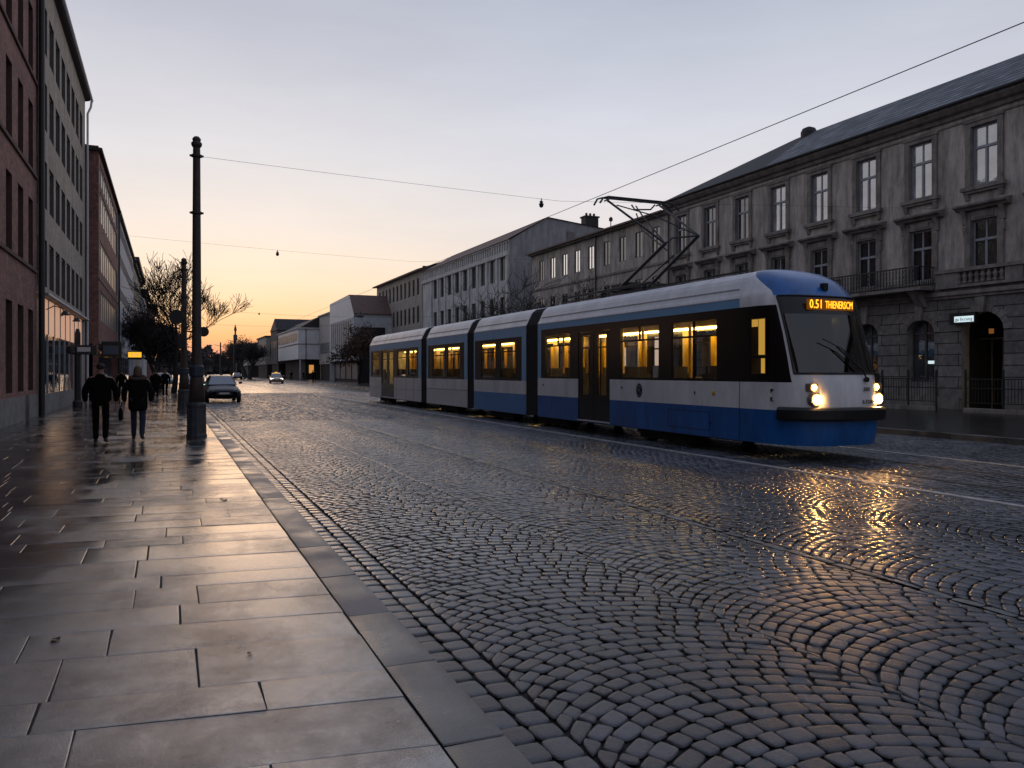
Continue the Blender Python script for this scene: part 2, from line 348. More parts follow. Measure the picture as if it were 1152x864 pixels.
def stonemat(name, ca, cb, r0, r1, bump, bscale, wetscale, patch=(1, 1, 1), ior=1.5, lo=.40, hi=.62, near=None):
    m = bpy.data.materials.new(name); N, L = nt(m); b = N['Principled BSDF']
    at = N.new('ShaderNodeAttribute'); at.attribute_name = 'rnd'
    tc = N.new('ShaderNodeTexCoord')
    n1 = N.new('ShaderNodeTexNoise'); n1.inputs['Scale'].default_value = bscale; n1.inputs['Detail'].default_value = 5
    L.new(tc.outputs['Object'], n1.inputs['Vector'])
    mp = N.new('ShaderNodeMapping'); mp.inputs['Scale'].default_value = patch; L.new(tc.outputs['Object'], mp.inputs['Vector'])
    n2 = N.new('ShaderNodeTexNoise'); n2.inputs['Scale'].default_value = wetscale; n2.inputs['Detail'].default_value = 6; n2.inputs['Roughness'].default_value = .62
    L.new(mp.outputs['Vector'], n2.inputs['Vector'])
    f = N.new('ShaderNodeMath'); f.operation = 'MULTIPLY_ADD'; f.inputs[1].default_value = .55; f.inputs[2].default_value = 0
    L.new(at.outputs['Fac'], f.inputs[0])
    f2 = N.new('ShaderNodeMath'); f2.operation = 'MULTIPLY_ADD'; f2.inputs[1].default_value = .45; L.new(n1.outputs['Fac'], f2.inputs[0]); L.new(f.outputs[0], f2.inputs[2])
    mx = N.new('ShaderNodeMix'); mx.data_type = 'RGBA'; mx.inputs[6].default_value = (*ca, 1); mx.inputs[7].default_value = (*cb, 1)
    L.new(f2.outputs[0], mx.inputs[0]); L.new(mx.outputs[2], b.inputs['Base Color'])
    # wet / damp mask, shifted a little per stone
    s = N.new('ShaderNodeMath'); s.operation = 'MULTIPLY_ADD'; s.inputs[1].default_value = .14; L.new(at.outputs['Fac'], s.inputs[0]); L.new(n2.outputs['Fac'], s.inputs[2])
    mr = N.new('ShaderNodeMapRange'); mr.inputs['From Min'].default_value = lo + .07; mr.inputs['From Max'].default_value = hi + .07
    mr.inputs['To Min'].default_value = r0; mr.inputs['To Max'].default_value = r1; L.new(s.outputs[0], mr.inputs['Value'])
    L.new(mr.outputs['Result'], b.inputs['Roughness']); b.inputs['IOR'].default_value = ior
    dk = N.new('ShaderNodeMapRange'); dk.inputs['From Min'].default_value = lo; dk.inputs['From Max'].default_value = hi + .12; dk.inputs['To Min'].default_value = .45; dk.inputs['To Max'].default_value = 1.25; L.new(s.outputs[0], dk.inputs['Value'])
    dm = N.new('ShaderNodeVectorMath'); dm.operation = 'SCALE'; L.new(mx.outputs[2], dm.inputs[0]); L.new(dk.outputs['Result'], dm.inputs['Scale']); L.new(dm.outputs['Vector'], b.inputs['Base Color'])
    n3 = N.new('ShaderNodeTexNoise'); n3.inputs['Scale'].default_value = bscale * 2.2; n3.inputs['Detail'].default_value = 6; n3.inputs['Roughness'].default_value = .65
    L.new(tc.outputs['Object'], n3.inputs['Vector'])
    mb = N.new('ShaderNodeMapRange'); mb.inputs['From Min'].default_value = lo + .07; mb.inputs['From Max'].default_value = hi + .07
    mb.inputs['To Min'].default_value = bump * .35; mb.inputs['To Max'].default_value = bump; L.new(s.outputs[0], mb.inputs['Value'])
    bp = N.new('ShaderNodeBump'); bp.inputs['Distance'].default_value = .012; L.new(mb.outputs['Result'], bp.inputs['Strength'])
    L.new(n3.outputs['Fac'], bp.inputs['Height']); L.new(bp.outputs['Normal'], b.inputs['Normal'])
    if name == 'wet_slab':             # damp patches mirror the sky less than the wet film
        sl = N.new('ShaderNodeMapRange'); sl.inputs['From Min'].default_value = lo + .04; sl.inputs['From Max'].default_value = hi + .04; sl.inputs['To Min'].default_value = .58; sl.inputs['To Max'].default_value = .16
        n4 = N.new('ShaderNodeTexNoise'); n4.inputs['Scale'].default_value = 2.6; n4.inputs['Detail'].default_value = 7; n4.inputs['Roughness'].default_value = .68; L.new(tc.outputs['Object'], n4.inputs['Vector'])
        av = N.new('ShaderNodeMath'); av.operation = 'MULTIPLY_ADD'; av.inputs[1].default_value = .5; L.new(n4.outputs['Fac'], av.inputs[0])
        hf = N.new('ShaderNodeMath'); hf.operation = 'MULTIPLY'; hf.inputs[1].default_value = .55; L.new(s.outputs[0], hf.inputs[0]); L.new(hf.outputs[0], av.inputs[2])
        L.new(av.outputs[0], sl.inputs['Value']); L.new(sl.outputs['Result'], b.inputs['Specular IOR Level'])
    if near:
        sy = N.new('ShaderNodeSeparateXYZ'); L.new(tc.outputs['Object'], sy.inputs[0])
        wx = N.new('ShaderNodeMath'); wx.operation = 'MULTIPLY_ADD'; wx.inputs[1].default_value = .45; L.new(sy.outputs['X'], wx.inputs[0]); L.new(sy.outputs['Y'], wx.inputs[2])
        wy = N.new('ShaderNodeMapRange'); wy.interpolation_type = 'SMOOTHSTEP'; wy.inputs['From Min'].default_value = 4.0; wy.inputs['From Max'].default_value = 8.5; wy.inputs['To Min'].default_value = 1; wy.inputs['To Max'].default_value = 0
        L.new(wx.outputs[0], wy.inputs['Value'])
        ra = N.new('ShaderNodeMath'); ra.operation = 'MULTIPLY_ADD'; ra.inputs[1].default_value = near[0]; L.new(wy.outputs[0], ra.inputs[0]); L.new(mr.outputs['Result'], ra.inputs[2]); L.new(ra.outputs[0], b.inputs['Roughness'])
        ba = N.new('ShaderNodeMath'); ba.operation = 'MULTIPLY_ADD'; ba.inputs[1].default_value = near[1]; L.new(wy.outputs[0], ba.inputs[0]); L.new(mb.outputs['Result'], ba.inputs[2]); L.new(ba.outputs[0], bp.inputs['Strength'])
    return m

rng = np.random.default_rng(11)
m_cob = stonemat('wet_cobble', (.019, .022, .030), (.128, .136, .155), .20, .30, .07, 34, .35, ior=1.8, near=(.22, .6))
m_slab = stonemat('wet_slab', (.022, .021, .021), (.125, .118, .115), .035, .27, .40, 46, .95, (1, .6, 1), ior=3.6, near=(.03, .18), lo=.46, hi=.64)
m_kerb = stonemat('kerb_granite', (.06, .058, .058), (.17, .16, .155), .26, .56, .6, 30, .8, ior=1.8)

def link(name, me, kind='structure', label=None):
    o = bpy.data.objects.new(name, me); COL.objects.link(o); o['kind'] = kind
    if label: o['label'] = label
    return o

# ground sheet to the horizon
g = MB(); g.quad((-900, -300, -.16), (900, -300, -.16), (900, 2500, -.16), (-900, 2500, -.16))
M['ground'] = mat('ground_earth', (.03, .029, .028), .8, bump=.4, bscale=3)
tag(g.build('ground', 'ground'), kind='structure')
# bedding under the setts (dark wet joints) and the far road surface
M['joint'] = mat('joint_mortar', (.010, .0095, .009), .75, (.006, .006, .006), 12, .4, 60)
g = MB(); g.quad((1.2, -20, RZ - .022), (17.72, -20, RZ - .022), (17.72, 64, RZ - .022), (1.2, 64, RZ - .022))
tag(g.build('roadbed', 'joint'), kind='structure')
M['farroad'] = stonemat('far_setts', (.034, .033, .034), (.09, .086, .085), .20, .38, .6, 5.5, .35, ior=2.1)
g = MB(); g.quad((1.2, 63.9, RZ - .008), (17.72, 63.9, RZ - .008), (17.72, 900, RZ - .008), (1.2, 900, RZ - .008))
tag(g.build('far_road', [M['farroad']]), kind='structure')

def arc_quads(x0, ncol, W, p, y0, y1, per):
    out = []; Rr = W / 2 / math.sin(R(47)); base = Rr * math.cos(R(47))
    for c in range(ncol):
        xc = x0 + c * W
        for r in range(int((y0 - .5) / p), int((y1 + .2) / p)):
            offs = (.5 if r % 2 else 0) + random.uniform(-.12, .12)
            ts = [0] + [min(1, max(0, (i + offs) / per + random.uniform(-.018, .018))) for i in range(1, per)] + [1]
            ph = c * .37 * p
            def low(t, up):
                a = R(-47 + 94 * t); x = Rr * math.sin(a); y = Rr * math.cos(a) - base
                if up:
                    x2 = x + p * math.sin(a) * math.cos(a) * .9
                    x2 = max(-W / 2, min(W / 2, x2)); x = x2
                    y = math.sqrt(max(0, Rr * Rr - x * x)) - base + p
                return (xc + W / 2 + x, r * p + y + ph)
            for i in range(per):
                if ts[i + 1] - ts[i] < .3 / per: continue
                qd = [low(ts[i], 0), low(ts[i + 1], 0), low(ts[i + 1], 1), low(ts[i], 1)]
                j = .010
                out.append([(a + random.uniform(-j, j) + (.02 * math.sin(b * 1.7 + a * .8) if 1.9 < a < 5.0 or 5.6 < a < 9.3 else 0), b + random.uniform(-j, j) + .035 * math.sin(a * 2.1 + b * .9) + .02 * math.sin(b * 3.1 - a * 1.3)) for a, b in qd])
    return out

def row_quads(x0, x1, y0, y1, w, l, along='y'):
    """rows across the road (along='x') or rows running with it"""
    out = []; j = .006
    if along == 'y':
        nx = max(1, round((x1 - x0) / w)); w = (x1 - x0) / nx
        for i in range(nx):
            y = y0 + random.random() * l
            while y < y1:
                ll = l * random.uniform(.8, 1.25); xa = x0 + i * w
                qd = [(xa, y), (xa + w, y), (xa + w, y + ll), (xa, y + ll)]
                out.append([(a + random.uniform(-j, j), b + random.uniform(-j, j)) for a, b in qd]); y += ll
    else:
        y = y0
        while y < y1:
            ww = w * random.uniform(.9, 1.1); x = x0 - random.random() * l
            while x < x1:
                ll = l * random.uniform(.75, 1.3); xa, xb = max(x0, x), min(x1, x + ll)
                if xb - xa > .05:
                    qd = [(xa, y), (xb, y), (xb, y + ww), (xa, y + ww)]
                    out.append([(a + random.uniform(-j, j), b + random.uniform(-j, j)) for a, b in qd])
                x += ll
            y += ww
    return out

qa = row_quads(1.37, 1.67, -2, 64, .15, .17)                      # gutter rows beside the kerb
qa += arc_quads(1.68, 2, 1.76, .125, -2, 64, 15)                  # fans left of the stone line
qa += arc_quads(5.33, 2, 2.09, .125, -2, 64, 17)                  # fans right of it
qb = row_quads(9.71, 10.72, -2, 64, .15, .2, 'x') + row_quads(10.88, 12.15, -2, 64, .15, .2, 'x')
qb += row_quads(12.33, 13.52, -2, 64, .15, .2, 'x') + row_quads(13.66, 17.55, -2, 64, .15, .2, 'x')
qall = np.array(qa + qb); dist = np.hypot(qall[:, :, 0].mean(1), qall[:, :, 1].mean(1))
rd = link('road', stones(qall[dist < 11], 7, .012, .0055, RZ, 'road', [m_cob], rng, .0010, .0022, 24, .0002, .84, (-1, -.96, -.90, -.45, 0, .45, .90, .96, 1)))
rd2 = link('road', stones(qall[(dist >= 11) & (dist < 28)], 5, .007, .0060, RZ, 'road', [m_cob], rng, .0006, .0012, 12, 0, .86, (-1, -.88, -.3, .3, .88, 1)))
rd3 = link('road', stones(qall[dist >= 28], 3, .017, .010, RZ, 'road', [m_cob], rng, .0020, .003, 8, 0, .95, (-1, -.8, .8, 1)))
# pale stone line along the carriageway, edge lines and rails
M['linestone'] = mat('line_stone', (.22, .21, .195), .45, (.10, .095, .09), 3, .4, 30, rough2=.3)
M['whiteline'] = mat('worn_white_line', (.62, .62, .62), .45, (.30, .30, .30), 2.6, .3, 40)
lq = row_quads(5.235, 5.32, -2, 64, .085, .3)
tag(link('stone_line', stones(lq, 5, .008, .006, RZ + .001, 'stone_line', [M['linestone']], rng, .002, .002, 6)), kind='structure')
for x, w_, nm in ((9.57, .11, 'white_line'), (13.545, .09, 'white_line')):
    g = MB(); yy = -2
    while yy < 130:
        l_ = 1.0; g.box(x, x + w_, yy, yy + l_ - .006, RZ - .02, RZ + .003 + random.uniform(-.001, .001)); yy += l_
    tag(g.build(nm, 'whiteline'), kind='structure')
for x in (10.745, 12.18):
    g = MB()
    g.box(x, x + .07, -5, 160, RZ - .02, RZ + .004); g.box(x + .074, x + .115, -5, 160, RZ - .02, RZ - .012, 1)
    g.box(x + .118, x + .14, -5, 160, RZ - .02, RZ + .002)
    tag(g.build('tram_rail', ['rail', 'joint']), kind='structure')
# pavement slabs
sq = []; y = -1.0; row = 0
while y < 62:
    dp = random.choice((.38, .46, .5, .56, .62)); x = 1.07
    while x > -4.7:
        l_ = random.choice((.45, .7, .85, 1.0, 1.2, 1.4)) * random.uniform(.9, 1.1)
        xa = max(-4.7, x - l_); j = .004
        sk = .02
        qd = [(xa, y), (x, y), (x, y + dp), (xa, y + dp)]
        sq.append([(a + random.uniform(-j, j), b - .165 * (a - 1.07) * math.exp(-max(0, b) / 30) + random.uniform(-j, j)) for a, b in qd]); x = xa
        if x <= -4.69: break
    y += dp
SL = (-1, -.9965, -.991, -.985, -.5, 0, .5, .985, .991, .9965, 1)
me = stones(sq, 5, .003, .003, 0, 'pavement', [m_slab], rng, .0008, .0005, 320, 0, .998, SL)
link('pavement', me)
g = MB(); g.quad((-4.8, -10, -.0048), (1.07, -10, -.0048), (1.07, 62.3, -.0048), (-4.8, 62.3, -.0048)); tag(g.build('slab_joints', 'joint'), kind='structure')
g = MB(); g.quad((-4.8, 62, -.008), (1.06, 62, -.008), (1.06, 900, -.008), (-4.8, 900, -.008))
M['pavebed'] = stonemat('far_slabs', (.03, .028, .027), (.085, .08, .075), .12, .36, .5, 6, .5, (1, .4, 1), ior=2.6)
tag(g.build('pavement_bed', [M['pavebed']]), kind='structure')
kq = []; y = -2.0
while y < 120:
    l_ = random.uniform(.9, 1.15); kq.append([(1.075, y), (1.362, y), (1.362, y + l_), (1.075, y + l_)]); y += l_
link('kerb', stones(kq, 7, .007, .003, .002, 'kerb', [m_kerb], rng, .001, .0015, 260, 0, .995, SL))
g = MB(); g.box(1.08, 1.355, -10, 900, -.15, -.010); tag(g.build('kerb_face', [m_kerb]), kind='structure')
# right-hand pavement
g = MB(); g.box(17.9, 60, -10, 900, -.15, .075)
M['rpave'] = brickmat('wet_paving', (.045, .042, .04), (.03, .028, .027), (.012, .012, .012), .5, .5, .012, .25, .3)
nn = M['rpave'].node_tree  # paving lies flat: use x / y
for l in list(nn.links):
    if l.to_node.type == 'COMBXYZ': nn.links.remove(l)
sx = [n for n in nn.nodes if n.type == 'SEPXYZ'][0]; cx = [n for n in nn.nodes if n.type == 'COMBXYZ'][0]
nn.links.new(sx.outputs['X'], cx.inputs['X']); nn.links.new(sx.outputs['Y'], cx.inputs['Y'])
tag(g.build('far_pavement', 'rpave'), kind='structure')
kq = []; y = -2.0
while y < 200:
    l_ = random.uniform(.9, 1.15); kq.append([(17.6, y), (17.9, y), (17.9, y + l_), (17.6, y + l_)]); y += l_
link('far_kerb', stones(kq, 4, .01, .003, .085, 'far_kerb', [m_kerb], rng, .001, .0015, 10))
g = MB(); g.box(17.615, 17.895, -10, 900, -.15, .072); tag(g.build('far_kerb_face', [m_kerb]), kind='structure')
# fallen leaves and litter
def leaf(x, y, s, rz, lab):
    m_ = MB(); pts = []
    for k in range(9):
        t = k / 8; w = math.sin(math.pi * t) ** .8 * .38
        pts.append((t - .5, w, .15 * w + .06 * math.sin(5 * t)))
    lo = [(a, -b, c) for a, b, c in pts[1:-1]][::-1]
    mid = [(p[0], 0, 0) for p in pts]
    for k in range(8):
        m_.quad(mid[k], mid[k + 1], pts[k + 1], pts[k]); m_.quad(mid[k], mid[k + 1], (pts[k + 1][0], -pts[k + 1][1], pts[k + 1][2]), (pts[k][0], -pts[k][1], pts[k][2]))
    m_.tube([(-.5, 0, .01), (-.75, .05, .04)], .015, 4)
    c_, s_ = math.cos(rz), math.sin(rz)
    m_.v = [(x + s * (a * c_ - b * s_), y + s * (a * s_ + b * c_), .008 + s * c) for a, b, c in m_.v]
    tag(m_.build('fallen_leaf', 'deadleaf', origin=(x, y, 0)), lab, 'leaf', 'dead leaves on the wet pavement')
leaf(-.72, 3.97, .075, .4, 'dark curled dead leaf lying on the damp slabs nearest the camera, bottom left')
leaf(-.62, 5.45, .07, 2.2, 'small dark dead leaf on the pale wet slab left of the pavement centre')
leaf(.42, 4.75, .04, 1.1, 'tiny dark leaf on the slab beside the kerb stones')
leaf(.63, 10.6, .11, .9, 'flattened dark leaf on the bright wet slabs below the near mast')

# ------------------------------------------------------------------ facade helper
def facade(mb, D, nx, y0, y1, z0, z1, ops, depth, mw=0, mrev=1, matfn=None, back=False, axis='x'):
    """wall face on plane x=D (axis 'x', u=y) or y=D (axis 'y', u=x); nx = outward sign; ops = (u0,u1,za,zb)"""
    def P(u, z, d): return (D - nx * d, u, z) if axis == 'x' else (u, D - nx * d, z)
    us = sorted({y0, y1, *[o[0] for o in ops], *[o[1] for o in ops]}); us = [u for u in us if y0 - 1e-6 <= u <= y1 + 1e-6]
    zs = sorted({z0, z1, *[o[2] for o in ops], *[o[3] for o in ops]}); zs = [z for z in zs if z0 - 1e-6 <= z <= z1 + 1e-6]
    if matfn: zs = sorted(set(zs) | set(z for z in matfn.cuts if z0 < z < z1))
    for i in range(len(us) - 1):
        for j in range(len(zs) - 1):
            uc, zc = (us[i] + us[i + 1]) / 2, (zs[j] + zs[j + 1]) / 2
            if any(o[0] < uc < o[1] and o[2] < zc < o[3] for o in ops): continue
            mb.quad(P(us[i], zs[j], 0), P(us[i + 1], zs[j], 0), P(us[i + 1], zs[j + 1], 0), P(us[i], zs[j + 1], 0), matfn(uc, zc) if matfn else mw)
    if depth:
        for a, b, c, d in ops:
            for (p, q) in (((a, c), (b, c)), ((b, c), (b, d)), ((b, d), (a, d)), ((a, d), (a, c))):
                mb.quad(P(*p, 0), P(*q, 0), P(*q, depth), P(*p, depth), mrev)

WIN = {}
def window_mesh(w, h, style, fm, pm, nx):
    """frame + pane meshes, local origin at bottom centre of the opening, face towards nx"""
    k = (round(w, 2), round(h, 2), style, fm, pm, nx)
    if k in WIN: return WIN[k]
    f = MB(); t = .07 if w > .9 else .05
    def bar(y0, y1, z0, z1, d=.05): f.box(*sorted((0, nx * d)), y0, y1, z0, z1)
    bar(-w / 2, -w / 2 + t, 0, h); bar(w / 2 - t, w / 2, 0, h); bar(-w / 2 + t, w / 2 - t, 0, t); bar(-w / 2 + t, w / 2 - t, h - t, h)
    if style in ('cross', 'tee'):
        zt = h * .64; bar(-w / 2 + t, w / 2 - t, zt - .05, zt + .05, .08)
        bar(-.045, .045, t, zt - .05, .065); bar(-.03, .03, zt + .05, h - t, .045)
    elif style == 'two': bar(-.04, .04, t, h - t)
    elif style == 'three':
        for s in (-1, 1): bar(s * w / 6 - .03, s * w / 6 + .03, t, h - t)
    p = MB(); p.quad((nx * .015, -w / 2 + .01, .01), (nx * .015, w / 2 - .01, .01), (nx * .015, w / 2 - .01, h - .01), (nx * .015, -w / 2 + .01, h - .01))
    WIN[k] = (f.mesh('window', [fm]), p.mesh('pane', [pm])); return WIN[k]

def add_window(parent, D, nx, yc, z, w, h, style='cross', fm='winframe', pm='pane_dark', depth=.16, label=None):
    f, p = window_mesh(w, h, style, fm, pm, nx)
    o = place('window', f, parent, (D - nx * depth, yc, z)); q = place('pane', p, o, (D - nx * depth, yc, z))
    return o

def roof_gable(mb, x0, x1, y0, y1, z, rise, ridge_x, over=.35, mi=0, gmi=1):
    """ridge along y"""
    a = [(x0 - over, z - .06), (ridge_x, z + rise), (x1 + over, z - .06)]; t = .14
    mb.quad((a[0][0], y0, a[0][1]), (a[0][0], y1, a[0][1]), (a[1][0], y1, a[1][1]), (a[1][0], y0, a[1][1]), mi)
    mb.quad((a[2][0], y0, a[2][1]), (a[2][0], y1, a[2][1]), (a[1][0], y1, a[1][1]), (a[1][0], y0, a[1][1]), mi)
    for xx, zz in (a[0], a[2]): mb.box(xx - .05, xx + .05, y0, y1, zz - .1, zz + .04, gmi)

# ------------------------------------------------------------------ right: old ornate building
D = 29.5
ob = thing('tenement_house', (33, 22, 0), 'grey brown plastered old tenement with ornate window hoods, arched doorway and slate roof', 'building')
bays = [21.6 + 2.89 * k for k in range(-4, 8)]           # 10.0 ... 41.8
arch = {}
ops = []
for k, yb in enumerate(bays):
    ops.append((yb - .55, yb + .55, 9.0, 11.35))
    ops.append((yb - .55, yb + .55, 5.45, 7.62))
gops = []
for k, yb in enumerate(bays):
    if abs(yb - 21.6) < .1: gops.append((20.78, 22.56, .08, 3.98, 'door'))
    elif yb > 12: gops.append((yb - .68, yb + .68, 1.15, 3.8, 'win'))
    else: gops.append((yb - .68, yb + .68, 1.15, 3.8, 'win'))
mb = MB()
facade(mb, D, -1, -22, 43.3, 4.62, 12.0, ops, .22, 0, 1)  # wall, cornice and roof run on unseen behind the camera, added for windscreen reflections
mb.quad((D, 6, 4.62), (38, 6, 4.62), (38, 6, 12), (D, 6, 12), 0); mb.quad((D, 6, 0), (38, 6, 0), (38, 6, 4.62), (D, 6, 4.62), 0)
mb.quad((D, 43.3, 0), (38, 43.3, 0), (38, 43.3, 12.2), (D, 43.3, 12.2), 0); mb.quad((38, 6, 0), (38, 43.3, 0), (38, 43.3, 12.2), (38, 6, 12.2), 0)
mb.build('upper_wall', ['plaster', 'trim'], ob)
mb = MB()
facade(mb, D - .05, -1, -22, 43.3, .0, 4.62, [o[:4] for o in gops], .45, 0, 1)
for (a, b, c, d, kd) in gops:                            # arch spandrels fill the top of the rectangular hole
    r = (b - a) / 2; yc = (a + b) / 2; zs = d - r * .82
    n = 14
    for i in range(n):
        t0, t1 = math.pi * i / n, math.pi * (i + 1) / n
        p0 = (yc - r * math.cos(t0), zs + r * .82 * math.sin(t0)); p1 = (yc - r * math.cos(t1), zs + r * .82 * math.sin(t1))
        mb.quad((D - .05, p0[0], p0[1]), (D - .05, p1[0], p1[1]), (D - .05, p1[0], d), (D - .05, p0[0], d), 0)
        mb.quad((D - .05, p0[0], p0[1]), (D - .05, p1[0], p1[1]), (D + .4, p1[0], p1[1]), (D + .4, p0[0], p0[1]), 1)
mb.box(D - .12, D + .1, 6, 20.7, -.02, .55, 1); mb.box(D - .12, D + .1, 22.64, 43.3, -.02, .55, 1)
mb.build('ground_floor_wall', ['rust', 'trim'], ob)
# voussoirs and keystones around arches
for (a, b, c, d, kd) in gops:
    mb = MB(); r = (b - a) / 2; yc = (a + b) / 2; zs = d - r * .82
    for i in range(11):
        t0, t1 = math.pi * (i + .04) / 11, math.pi * (i + .96) / 11
        ro = 1.42 if i % 2 == 0 else 1.3
        P_ = lambda t, s: (yc - r * s * math.cos(t), zs + r * .82 * s * math.sin(t))
        q_ = [P_(t0, 1.01), P_(t1, 1.01), P_(t1, ro), P_(t0, ro)]
        x_ = D - .08
        mb.prism(q_, 'x', x_, D - .051)
    mb.prism([(yc - .13, zs + r * .82 - .03), (yc + .13, zs + r * .82 - .03), (yc + .2, 4.55), (yc - .2, 4.55)], 'x', D - .2, D - .08)
    mb.build('arch_stones', 'trim', ob)
mb = MB()                                                # cornices and string courses
mb.box(D - .22, D, 6, 43.3, 4.7, 4.86); mb.box(D - .14, D, 6, 43.3, 4.58, 4.70); mb.box(D - .08, D, 6, 43.3, 4.86, 4.98)
mb.box(D - .10, D, 6, 43.3, 5.30, 5.42); mb.box(D - .05, D, 6, 43.3, 11.62, 11.70)
mb.build('string_course', 'trim', ob, bevel=.012)
mb = MB()
mb.prism([(D, 11.86), (D - .12, 11.86), (D - .18, 12.0), (D - .34, 12.06), (D - .5, 12.22), (D - .52, 12.34), (D, 12.34)], 'y', -22, 43.3)
mb.build('eaves_cornice', 'trim', ob)
mb = MB(); mb.tube([(D - .58, 6, 12.36), (D - .58, 43.4, 12.36)], .07, 8); mb.build('gutter', 'iron', ob)
for yb in bays:                                          # window surrounds
    s = MB()
    for sg in (-1, 1): s.box(D - .07, D, *sorted((yb + sg * .56, yb + sg * .80)), 8.98, 11.62)
    s.box(D - .07, D, yb - .56, yb + .56, 11.36, 11.62); s.box(D - .11, D - .07, yb - .86, yb + .86, 11.52, 11.60)
    s.box(D - .22, D, yb - .92, yb + .92, 8.80, 8.96); s.box(D - .15, D, yb - .84, yb + .84, 8.70, 8.80)
    for sg in (-1, 1): s.prism([(D, 8.45), (D - .06, 8.45), (D - .13, 8.70), (D, 8.70)], 'y', yb + sg * .72 - .09, yb + sg * .72 + .09)
    s.build('window_surround', 'trim', ob, bevel=.01)
    s = MB()
    for sg in (-1, 1):
        s.box(D - .08, D, *sorted((yb + sg * .56, yb + sg * .82)), 5.43, 7.95)
        s.prism([(D, 7.45), (D - .1, 7.5), (D - .13, 7.75), (D - .25, 8.02), (D, 8.02)], 'y', yb + sg * .80 - .1, yb + sg * .80 + .1)
        s.prism([(D, 7.02), (D - .08, 7.05), (D - .12, 7.40), (D, 7.4)], 'y', yb + sg * .80 - .07, yb + sg * .80 + .07)
    s.box(D - .06, D, yb - .56, yb + .56, 7.63, 8.0); s.box(D - .09, D - .06, yb - .42, yb + .42, 7.70, 7.92)
    s.prism([(D, 8.02), (D - .2, 8.02), (D - .26, 8.10), (D - .40, 8.16), (D - .42, 8.24), (D, 8.34)], 'y', yb - 1.12, yb + 1.12)
    s.build('window_hood', 'trim', ob, bevel=.01)
rr = random.Random(3)
for yb in bays:
    big = 14 < yb < 38
    add_window(ob, D, -1, yb, 9.0, 1.1, 2.35, 'cross', 'winframe', 'pane_curtain' if yb < 33.5 else ('pane_mid' if rr.random() < .6 else 'pane_curtain'), .16)
    add_window(ob, D, -1, yb, 5.45, 1.1, 2.17, 'cross', 'winframe', 'pane_dark', .16)
for (a, b, c, d, kd) in gops:
    if kd == 'win':
        r = (b - a) / 2; yc = (a + b) / 2; zs = d - r * .82 - c
        f = MB(); x0 = D + .3
        outer = [(a + .01, c), (b - .01, c)] + [(yc + r * .99 * math.cos(math.pi * i / 12), c + zs + r * .81 * math.sin(math.pi * i / 12)) for i in range(13)]
        inn = [(yc + (p - yc) * .88, c + .07 + (q - c) * .94) for p, q in outer]
        n = len(outer)
        for i in range(n):
            j = (i + 1) % n
            f.quad((x0, *outer[i]), (x0, *outer[j]), (x0, *inn[j]), (x0, *inn[i]))
        f.box(x0 - .04, x0 + .02, yc - .035, yc + .035, c + .05, d - .05); f.box(x0 - .04, x0 + .02, a + .06, b - .06, c + zs - .05, c + zs + .02)
        w = f.build('arched_window', 'winframe_dark', ob)
        p = MB(); p.poly([(x0 + .02, *q) for q in outer]); p.build('pane', 'pane_blue', w)
        if abs(yc - 24.5) < .2:
            q = MB(); q.box(x0 - .02, x0 + .01, 24.02, 24.38, 1.93, 2.06); q.build('light_strip', 'signwhite', w)
# doorway: dark passage with a lit counter inside
mb = MB(); x0 = D + .42
mb.quad((x0, 20.6, 0.08), (x0 + 3, 20.6, .08), (x0 + 3, 20.6, 4.2), (x0, 20.6, 4.2)); mb.quad((x0, 22.8, .08), (x0 + 3, 22.8, .08), (x0 + 3, 22.8, 4.2), (x0, 22.8, 4.2))
mb.quad((x0 + 3, 20.6, .08), (x0 + 3, 22.8, .08), (x0 + 3, 22.8, 4.2), (x0 + 3, 20.6, 4.2)); mb.quad((x0, 20.6, 4.1), (x0, 22.8, 4.1), (x0 + 3, 22.8, 4.1), (x0 + 3, 20.6, 4.1))
dw = mb.build('doorway', 'shopdark', ob)
q = MB(); q.box(x0 + .5, x0 + .55, 20.98, 21.32, 1.55, 1.95); q.build('lit_screen', 'signwhite', dw)
M['greenwall'] = mat('lit_inner_wall', (.25, .24, .08), .8, emit=(.7, .62, .2), estr=.05)  # faint glow of its own stands in for light falling on it
q = MB(); q.box(x0 + .8, x0 + .85, 20.7, 21.42, .9, 2.75); q.build('inner_wall', 'greenwall', dw)
q = MB()
for yy, zz in ((21.22, .87), (21.12, .83), (21.3, .78), (21.0, .84)): q.lathe([(.02, -.03), (.045, 0), (.02, .04)], (x0 + .4, yy, zz), 8)
q.build('counter_light', 'strip', dw)
q = MB(); q.box(x0 + .3, x0 + .34, 21.76, 21.95, 3.12, 3.32)
M['amberdim'] = mat('dim_amber_lamp', (.3, .12, .03), .5, emit=(1, .35, .08), estr=.16)
q.build('passage_lamp', 'amberdim', dw)
q = MB(); q.box(x0 + .7, x0 + .76, 21.62, 21.66, .1, 2.9); q.box(x0 + .7, x0 + .76, 22.1, 22.14, .1, 2.9); q.box(x0 + .7, x0 + .76, 21.42, 22.7, 2.9, 2.98); q.build('door_frame', 'winframe_dark', dw)
sg_ = thing('shop_sign', (D - .3, 22.2, 3.55), 'dark box sign with lit white panel at the top of the arched doorway', 'sign')
q = MB(); q.box(D - .38, D - .16, 21.72, 22.86, 3.50, 3.96); q.box(D - .16, D - .05, 22.2, 22.3, 3.7, 3.76); q.build('sign_box', 'black', sg_, bevel=.01)
q = MB(); q.box(D - .395, D - .382, 21.78, 22.62, 3.575, 3.81); pl = q.build('lit_panel', 'signwhite', sg_)
RX = Matrix(((0, 0, -1, 0), (-1, 0, 0, 0), (0, 1, 0, 0), (0, 0, 0, 1)))   # text facing -x, reading towards -y
